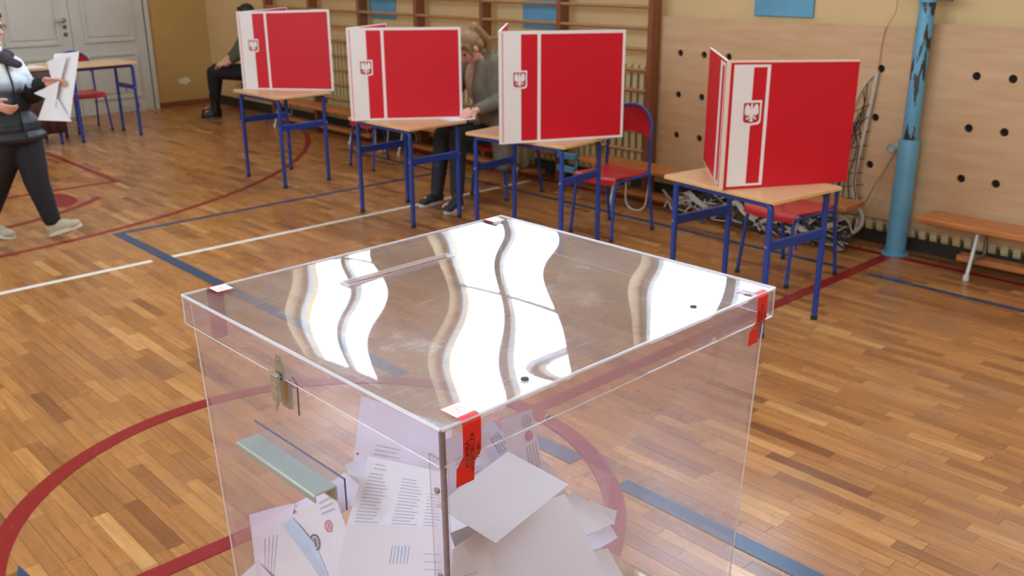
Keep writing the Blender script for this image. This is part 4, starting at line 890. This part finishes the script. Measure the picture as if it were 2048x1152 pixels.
for (a, b, c, d) in ((-LX, LX, -LY, -LY+th), (-LX, LX, LY-th, LY), (-LX, -LX+th, -LY+th, LY-th), (LX-th, LX, -LY+th, LY-th)): MB().box(a, b, c, d, lz-LIPZ, lz-0.001).build('lid_lip', 'acrylic', bx)
er = 0.0022
C4 = [(-LX, LY), (LX, LY), (LX, -LY), (-LX, -LY)]
for k in range(4):
    (x0, y0), (x1, y1) = C4[k], C4[(k+1) % 4]
    MB().tube([(x0, y0, lz), (x1, y1, lz)], 0.0026, 8).build('lid_edge', 'edge', bx, True)
    MB().tube([(x0, y0, lz-LIPZ), (x1, y1, lz-LIPZ)], 0.0009, 6).build('lid_lip_edge', 'edge', bx, True)
    MB().tube([(x0, y0, lz), (x0, y0, lz-LIPZ)], 0.0028 if k == 3 else 0.0014, 6).build('lid_corner', 'corner_edge' if k == 3 else 'edge', bx, True)
# tapering walls
IT, IB = 0.008, 0.026; ztop = lz-0.005
def wall_quad(k, off):
    (x0, y0), (x1, y1) = C4[k], C4[(k+1) % 4]; sg = lambda v, i: math.copysign(abs(v)-i, v)
    a = [V((sg(x0, IB+off), sg(y0, IB+off), 0.003)), V((sg(x1, IB+off), sg(y1, IB+off), 0.003)), V((sg(x1, IT+off), sg(y1, IT+off), ztop)), V((sg(x0, IT+off), sg(y0, IT+off), ztop))]
    return a
for k in range(4):
    o1, i1 = wall_quad(k, 0), wall_quad(k, 0.004)
    MB().add(o1+i1, [(0, 1, 2, 3), (7, 6, 5, 4)]).build('side_wall', 'acrylic', bx)
    p0, p3 = o1[0], o1[3]
    MB().tube([p0, p3], 0.0036 if k == 3 else 0.0014, 8).build('corner_edge', 'corner_edge' if k == 3 else 'edge', bx, True, 'dark glued corner nearest the camera' if k == 3 else None)
sg = lambda v, i: math.copysign(abs(v)-i, v)
MB().box(-LX+IB, LX-IB, -LY+IB, LY-IB, 0.0, 0.003).build('base_plate', 'acrylic', bx)
# inner joining strip with screws beside the near corner (left wall) and screws of the right wall
def on_left(y, z, off=0.0):                                            # point on the left wall (x = -LX side), local
    t = z/ztop; ins = IB+(IT-IB)*t; return V((-LX+ins-off, y, z))
def on_right(x, z, off=0.0):
    t = z/ztop; ins = IB+(IT-IB)*t; return V((x, -LY+ins-off, z))
a = [on_left(-LY+0.028, 0.02, -0.006), on_left(-LY+0.052, 0.02, -0.006), on_left(-LY+0.042, lz-LIPZ-0.004, -0.006), on_left(-LY+0.012, lz-LIPZ-0.004, -0.006)]
MB().add(a+[q+V((0.004, 0, 0)) for q in a], [(0, 1, 2, 3), (7, 6, 5, 4), (0, 4, 5, 1), (1, 5, 6, 2), (2, 6, 7, 3), (3, 7, 4, 0)]).build('corner_strip', 'acrylic', bx)
MB().tube([a[3], a[2]], 0.0009, 6).build('strip_edge', 'corner_edge', bx)
MB().tube([a[2], a[1]], 0.0007, 6).build('strip_edge', 'edge', bx)
def screw(p_, n_):
    s = MB().disc(p_, n_, 0.0042, 0.0025, 12); s.disc(V(p_)+V(n_)*0.0025, n_, 0.0026, 0.0012, 6); s.build('screw', 'latch', bx)
for z in (1.283-BZ, 1.165-BZ): screw(on_left(-LY+0.022+(1.28-BZ-z)*0.03, z), (-1, 0, 0))
for x in (0.737-BC.x, 1.088-BC.x): screw(on_right(x, 1.321-BZ), (0, -1, 0))
for (x, y) in ((0.721, 0.745), (1.074, 0.752)): MB().disc((x-BC.x, y-BC.y+0.012, lz), (0, 0, 1), 0.005, 0.0015, 12).build('lid_hole_shade', 'ink_dark', bx)  # dark disc painted in for the shade of a small lid hole
# latch on the left side
LXo = -LX-0.001; ly = 1.062-BC.y
lt = MB().prism([(-0.009, -0.018), (0.009, -0.018), (0.0095, 0.004), (0.004, 0.017), (0.0, 0.019), (-0.004, 0.017), (-0.0095, 0.004)], (LXo, ly, 1.340-BZ), (0, 1, 0), (0, 0, 1), (-1, 0, 0), 0.002).build('latch', 'latch', bx)
MB().disc((LXo-0.002, ly, 1.349-BZ), (-1, 0, 0), 0.0032, 0.0015, 10).build('latch_rivet', 'latch', lt)
MB().bbox(LXo-0.011, LXo-0.004, ly-0.0085, ly+0.0085, 1.292-BZ, 1.333-BZ, 0.0015).build('latch_lever', 'latch', lt)
for z in (1.318, 1.306): MB().box(LXo-0.0125, LXo-0.011, ly-0.0085, ly+0.0085, z-0.001-BZ, z+0.001-BZ).build('latch_rib', 'latch', lt)
MB().tube(rnd([(LXo-0.003, ly-0.0065, 1.328-BZ), (LXo-0.013, ly-0.0065, 1.336-BZ), (LXo-0.013, ly+0.0065, 1.336-BZ), (LXo-0.003, ly+0.0065, 1.328-BZ)], 0.003), 0.0014, 6).build('latch_wire', 'latch', lt)
pl = MB(); wl_ = on_left(ly, 1.30-BZ).x
pl.box(wl_-0.006, wl_-0.001, ly-0.0105, ly+0.0105, 1.278-BZ, 1.322-BZ).build('latch_base', 'latch', lt)
MB().tube([(LXo-0.008, ly, 1.292-BZ), (LXo-0.011, ly, 1.28-BZ)], 0.004, 8, flat=0.6).build('latch_tab', 'latch', lt)
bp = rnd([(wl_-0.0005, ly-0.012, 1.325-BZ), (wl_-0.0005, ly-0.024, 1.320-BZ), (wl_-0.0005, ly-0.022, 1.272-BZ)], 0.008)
MB().tube(bp, 0.0012, 6).build('latch_reflection_line', 'dark_reflection', lt)  # dark curve drawn for the latch's shadow and reflection in the wall
# carrying handle on the left side
hy0, hy1 = 0.962-BC.y, 1.168-BC.y; hz = 1.196-BZ; hx = on_left(0, hz).x
hb = MB().bbox(hx-0.036, hx-0.001, hy0, hy1, hz-0.0025, hz, 0.0008).build('handle', 'aluminium', bx, label='grey metal carrying handle')
MB().bbox(hx-0.036, hx-0.0335, hy0, hy1, hz-0.012, hz-0.0025, 0.0006).build('handle_lip', 'aluminium', hb)
MB().bbox(hx-0.004, hx-0.001, hy0, hy1, hz-0.022, hz-0.0025, 0.0006).build('handle_back', 'aluminium', hb)
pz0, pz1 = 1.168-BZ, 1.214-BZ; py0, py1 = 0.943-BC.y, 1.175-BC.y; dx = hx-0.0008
MB().box(dx-0.0004, dx+0.0004, py0, py1, pz0, pz1).build('handle_reflection_sheet', 'acrylic', hb)  # made-up clear sheet carrying the painted reflection outline
MB().tube([(dx, py1, pz1), (dx, py0, pz1), (dx, py0, pz0)], 0.0013, 6).build('handle_reflection_line', 'dark_reflection', hb)  # dark line drawn for the handle's shadow and reflection in the wall

# seals over the lid edge, printed PLOMBA WYBORCZA
def text_mesh(body, size):
    cu = bpy.data.curves.new('t', 'FONT'); cu.body = body; cu.size = size; cu.align_x = 'CENTER'; cu.align_y = 'CENTER'; cu.extrude = 0.0
    o = bpy.data.objects.new('t', cu); COL.objects.link(o); dg = bpy.context.evaluated_depsgraph_get()
    me = bpy.data.meshes.new_from_object(o.evaluated_get(dg)); bpy.data.objects.remove(o); bpy.data.curves.remove(cu); return me
Lr = Matrix.Rotation(ROT, 3, 'Z')
def seal(cx, out, label, skew=0.0, full=True):
    # out = -1: on the near right edge (y = -LY), +1: on the far left edge (y = +LY); cx along x in box coordinates
    ye = out*LY; s = empty('seal_sticker', BC+Lr @ V((cx, ye, 0))+V((0, 0, LT)), ROT, label, 'sticker', 'red seals over the lid edges')
    w = 0.0135; o1 = V((1, 0, 0)); ot = V((0, out, 0)); U = V((0, 0, 1)); e = 0.0005; lift = 0.0032
    # top tongue, lip drop, step in to the wall, lower drop
    def strip(pts, x0, x1, dx):
        mb = MB(); n = len(pts); vs = []
        for i, (yy, zz) in enumerate(pts):
            d = dx[i]; vs += [(x0+d, out*yy, zz), (x1+d, out*yy, zz)]
        vs += [(a_, b_-out*0.0, c_) for a_, b_, c_ in vs]
        fs = [(2*i, 2*i+1, 2*i+3, 2*i+2) for i in range(n-1)]
        mb.add(vs[:2*n], fs); return mb
    pts = [(-0.036, lift), (-0.004, lift), (0.001, lift-0.001), (0.0035, -0.003), (0.0035, -LIPZ*0.9), (-0.0045, -LIPZ*1.3), (-0.0055, -0.083)]
    dx = [0, 0, 0, 0, 0, -0.0035+skew, -0.004+skew]
    b = strip(pts, -w, w, dx).build('seal_film', 'seal_red', s); md = b.modifiers.new('t', 'SOLIDIFY'); md.thickness = 0.0004; md.offset = 0
    MB().box(-w*0.98, w*0.98, min(out*-0.034, out*-0.006), max(out*-0.034, out*-0.006), lift+0.0003, lift+0.0007).build('seal_label', 'print_white', s)
    cy = out*-0.020; rr = MB().ringflat((0, cy, lift+0.0007), (1, 0, 0), (0, 1, 0), U, 0.0078, 0.0088, 0.0002); rr.ringflat((0, cy, lift+0.0007), (1, 0, 0), (0, 1, 0), U, 0.0052, 0.0058, 0.0002)
    rr.prism([(-0.001, -0.004), (0.001, -0.004), (0.002, 0.004), (-0.002, 0.003)], (0, cy, lift+0.0007), (1, 0, 0), (0, 1, 0), U, 0.0002); rr.build('seal_stamp', 'seal_faint', s)
    for tx, off, sz in (('PLOMBA', -0.0075, 0.0088), ('WYBORCZA', 0.0, 0.0088), ('1BI 661', 0.0085, 0.007)):
        me = text_mesh(tx, sz); me.materials.clear(); me.materials.append(M['seal_text'])
        t_ = bpy.data.objects.new('lettering', me); COL.objects.link(t_); t_.parent = s
        # reads upwards on the drop: text x runs up, text y runs to the left as seen from outside
        X = V((0, 0, 1)); Z = ot; Y = Z.cross(X)
        Rm = Matrix((X, Y, Z)).transposed().to_4x4(); zc = -0.040
        t_.matrix_local = Matrix.Translation(V((out*-1*off, out*0.0042, zc))) @ Rm
    return s
seal(0.604-BC.x, -1, 'red seal sticker on the lid corner nearest the camera, lettering readable')
seal(1.194-BC.x, -1, 'red seal sticker on the right corner of the box lid', 0.0)
seal(0.617-BC.x, 1, 'red seal sticker on the left corner of the box lid, seen through the lid')
seal(1.195-BC.x, 1, 'red seal sticker on the far corner of the box lid')

# ------------------------------------------------------------------ ballots in the box: every sheet a thing
def bil(q, a, b): return (q[0]*(1-a)+q[1]*a)*(1-b)+(q[3]*(1-a)+q[2]*a)*b
def ballot(q, label, mat='paper', bulge=0.006, marks=(), group='ballots in the clear box', ph=0.0):
    q = [V(p_) for p_ in q]; c = sum(q, V((0, 0, 0)))/4
    o = empty('ballot_paper', c, 0, label, 'ballot', group)
    sheet_mesh([q], bulge, 8, 0.0005, c, ph).build('sheet', mat, o, True)
    nn = (q[1]-q[0]).cross(q[3]-q[0]).normalized()
    if nn.dot(V((0, 0, 1.85))-c) < 0: nn = -nn; flip = -1
    else: flip = 1
    def surf(a, b): return bil(q, a, b)-c+nn*(flip*bulge*math.sin(PI*(a+ph*b))*math.cos(b*1.3)+0.0012)
    for mk in marks:
        mb = MB(); kind = mk[0]
        if kind == 'rows':
            _, a0, a1, b0, b1, n, mt, hgt = mk
            for k in range(n):
                b = b0+(b1-b0)*k/max(1, n-1); a_end = a1-(a1-a0)*0.35*random.Random(k*7+n).random(); st = 5
                for i in range(st):
                    u0, u1 = a0+(a_end-a0)*i/st, a0+(a_end-a0)*(i+1)/st
                    mb.add([surf(u0, b), surf(u1, b), surf(u1, b+hgt), surf(u0, b+hgt)], [(0, 1, 2, 3)])
            mb.build('printed_text', mt, o)
        elif kind == 'cols':
            _, a0, a1, b0, b1, n, mt, hgt = mk
            for k in range(n):
                a_ = a0+(a1-a0)*k/max(1, n-1); st = 5
                for i in range(st):
                    u0, u1 = b0+(b1-b0)*i/st, b0+(b1-b0)*(i+1)/st
                    mb.add([surf(a_, u0), surf(a_, u1), surf(a_+hgt, u1), surf(a_+hgt, u0)], [(0, 1, 2, 3)])
            mb.build('printed_text', mt, o)
        elif kind == 'stamp':
            _, a_, b_, r, mt = mk; P0 = surf(a_, b_); u = (surf(a_+0.04, b_)-surf(a_-0.04, b_)).normalized(); v2 = (surf(a_, b_+0.04)-surf(a_, b_-0.04))
            nl = u.cross(v2).normalized(); nl = nl if nl.dot(nn) > 0 else -nl; w_ = nl.cross(u).normalized(); P0 = P0+nl*0.0012
            mb.ringflat(P0, u, w_, nl, r*0.82, r, 0.0004, 24); mb.ringflat(P0, u, w_, nl, r*0.52, r*0.58, 0.0004, 20)
            mb.prism([(-r*0.12, -r*0.42), (r*0.08, -r*0.42), (r*0.2, r*0.42), (-r*0.02, r*0.42)], P0, u, w_, nl, 0.0004); mb.build('stamp', mt, o)
        elif kind == 'patch':
            _, pts, mt = mk; n_ = len(pts); mb.add([surf(a_, b_) for a_, b_ in pts], [tuple(range(n_))]); mb.build('printed_stripe', mt, o)
    return o
ballot([(0.611, 0.793, 1.225), (0.846, 0.919, 1.159), (0.923, 0.866, 1.094), (0.688, 0.772, 1.146)], 'big blank white ballot lying uppermost behind the near seal sticker', 'paper', 0.006)
ballot([(0.64, 0.804, 1.168), (0.951, 0.9, 1.05), (0.961, 0.814, 0.93), (0.656, 0.768, 1.045)], 'wide blank ballot sloping down under the uppermost blank one', 'paper', 0.012)
ballot([(0.966, 0.918, 1.024), (0.993, 0.922, 1.028), (1.029, 0.86, 0.982), (0.952, 0.866, 0.985)], 'bent white ballot flap standing out at the right of the pile', 'paper', 0.008)
ballot([(0.982, 0.894, 0.958), (1.039, 0.885, 0.971), (1.039, 0.861, 0.948), (0.964, 0.857, 0.958)], 'small lilac tinted folded ballot below the bent flap', 'paper_lilac', 0.008)
ballot([(0.946, 0.847, 0.974), (1.001, 0.85, 0.951), (1.006, 0.807, 0.897), (0.926, 0.809, 0.932)], 'curled white ballot lowest at the right end of the pile', 'paper', 0.012)
ballot([(1.045, 0.93, 0.986), (1.071, 0.892, 0.971), (1.053, 0.882, 0.956), (1.032, 0.906, 0.964)], 'shaded ballot corner poking out farthest right of the pile', 'paper', 0.003)
ballot([(0.861, 0.951, 1.193), (0.932, 0.957, 1.186), (0.926, 0.924, 1.096), (0.855, 0.913, 1.088)], 'ballot standing upright with a grey and a red round stamp right of the near seal', 'paper_lilac', 0.003,
       (('stamp', 0.78, 0.15, 0.0095, 'ink'), ('stamp', 0.76, 0.38, 0.0075, 'ink_red'), ('cols', 0.62, 0.9, 0.52, 0.92, 4, 'ink', 0.03)))
ballot([(0.82, 0.968, 1.169), (0.891, 1.003, 1.166), (0.919, 0.974, 1.105), (0.854, 0.957, 1.1)], 'lilac ballot with slanting printed bars behind the near seal', 'paper_lilac', 0.004, (('cols', 0.1, 0.85, 0.3, 0.75, 9, 'ink', 0.045),))
ballot([(0.647, 0.989, 1.2), (0.643, 0.808, 1.25), (0.611, 0.778, 1.198), (0.612, 1.001, 1.099)], 'ballot with two columns of printed name rows against the left wall of the box', 'paper', 0.004,
       (('rows', 0.08, 0.34, 0.22, 0.93, 15, 'ink', 0.018), ('rows', 0.48, 0.74, 0.22, 0.93, 15, 'ink', 0.018), ('rows', 0.12, 0.3, 0.08, 0.14, 2, 'ink', 0.02), ('rows', 0.8, 0.97, 0.4, 0.93, 11, 'ink', 0.016)))
ballot([(0.755, 1.164, 1.195), (0.773, 0.957, 1.211), (0.733, 0.922, 1.156), (0.723, 1.152, 1.084)], 'tall lilac ballot standing at the back of the pile with a few brown lines', 'paper_lilac', 0.004,
       (('rows', 0.22, 0.52, 0.62, 0.82, 4, 'ink', 0.018), ('patch', [(0.03, 0.78), (0.05, 0.78), (0.05, 0.81), (0.03, 0.81)], 'ink_dark')))
ballot([(0.602, 0.985, 1.112), (0.607, 0.769, 1.203), (0.591, 0.758, 1.107), (0.591, 1.03, 0.955)], 'ballot with slanting lines pressed to the left wall below the two column one', 'paper', 0.003,
       (('cols', 0.5, 0.66, 0.22, 0.45, 6, 'ink_blue', 0.01), ('rows', 0.82, 0.98, 0.3, 0.9, 7, 'ink', 0.012)))
ballot([(0.604, 1.178, 1.026), (0.646, 1.086, 1.1), (0.619, 0.97, 1.003), (0.591, 1.212, 0.867)], 'ballot with black and red round stamps and a pale blue stripe', 'paper', 0.004,
       (('patch', [(0.02, 0.05), (0.2, 0.03), (0.55, 0.45), (0.66, 0.85), (0.55, 0.8), (0.3, 0.4)], 'ink_blue'), ('stamp', 0.55, 0.42, 0.0125, 'ink_dark'), ('stamp', 0.78, 0.30, 0.009, 'ink_red'), ('rows', 0.7, 0.98, 0.02, 0.14, 3, 'ink', 0.02)))
ballot([(0.596, 1.272, 0.997), (0.634, 1.187, 1.041), (0.604, 1.206, 0.892), (0.591, 1.259, 0.865)], 'ballot with vertical printed lines standing leftmost in the pile', 'paper_lilac', 0.004, (('cols', 0.3, 0.85, 0.35, 0.95, 6, 'ink', 0.03),))
ballot([(0.633, 1.199, 1.031), (0.7, 1.139, 1.09), (0.678, 1.046, 1.104), (0.635, 1.119, 1.019)], 'lilac folded ballot under the carrying handle', 'paper_lilac', 0.004)
ballot([(0.587, 1.32, 0.854), (0.595, 1.259, 0.916), (0.6, 1.194, 0.897), (0.589, 1.31, 0.82)], 'white ballot corner at the lowest left of the pile', 'paper', 0.003)
ballot([(0.705, 1.145, 1.099), (0.77, 1.142, 1.111), (0.743, 1.052, 1.096), (0.685, 1.086, 1.061)], 'folded ballot lying in front of the tall lilac one', 'paper', 0.004)
ballot([(0.731, 0.923, 1.22), (0.845, 0.98, 1.181), (0.875, 0.956, 1.11), (0.682, 0.865, 1.163)], 'white ballot behind the uppermost blank one at the near corner', 'paper_lilac', 0.004, (('rows', 0.2, 0.7, 0.4, 0.8, 6, 'ink', 0.016),))
ballot([(0.961, 1.013, 1.099), (0.996, 0.978, 1.053), (1.011, 0.933, 0.989), (0.945, 0.973, 1.01)], 'white ballot edge behind the bent flap', 'paper', 0.003)
ballot([(0.62, 0.775, 1.168), (0.687, 0.8, 1.15), (0.698, 0.765, 1.052), (0.6, 0.757, 1.1)], 'ballot with faint rows pressed into the near corner under the blank ones', 'paper', 0.003, (('rows', 0.2, 0.7, 0.5, 0.9, 7, 'ink', 0.014),))
# loose folded sheets that fill the box below
rs = random.Random(11)
for k in range(30):
    lvl = 0.765+0.0058*k; f = 1-0.55*(k/30)
    cx_ = BC.x-0.11*(k/30)+rs.uniform(-0.13, 0.13)*f; cy_ = BC.y-0.02+rs.uniform(-0.12, 0.12)*f; a_ = rs.uniform(0, PI); sx_, sy_ = rs.uniform(0.10, 0.13), rs.uniform(0.075, 0.10)
    cs, sn = math.cos(a_), math.sin(a_); q = []
    for (i, j) in ((-1, -1), (1, -1), (1, 1), (-1, 1)):
        x = max(0.60, min(1.09-0.1*(k/30), cx_+cs*i*sx_-sn*j*sy_)); y = max(0.765, min(1.26, cy_+sn*i*sx_+cs*j*sy_)); q.append((x, y, lvl+rs.uniform(-0.006, 0.02)))
    ballot(q, 'folded white ballot buried in the heap inside the box', 'paper' if k % 3 else 'paper_lilac', 0.006, (), 'buried ballots in the clear box', rs.uniform(0, 1))
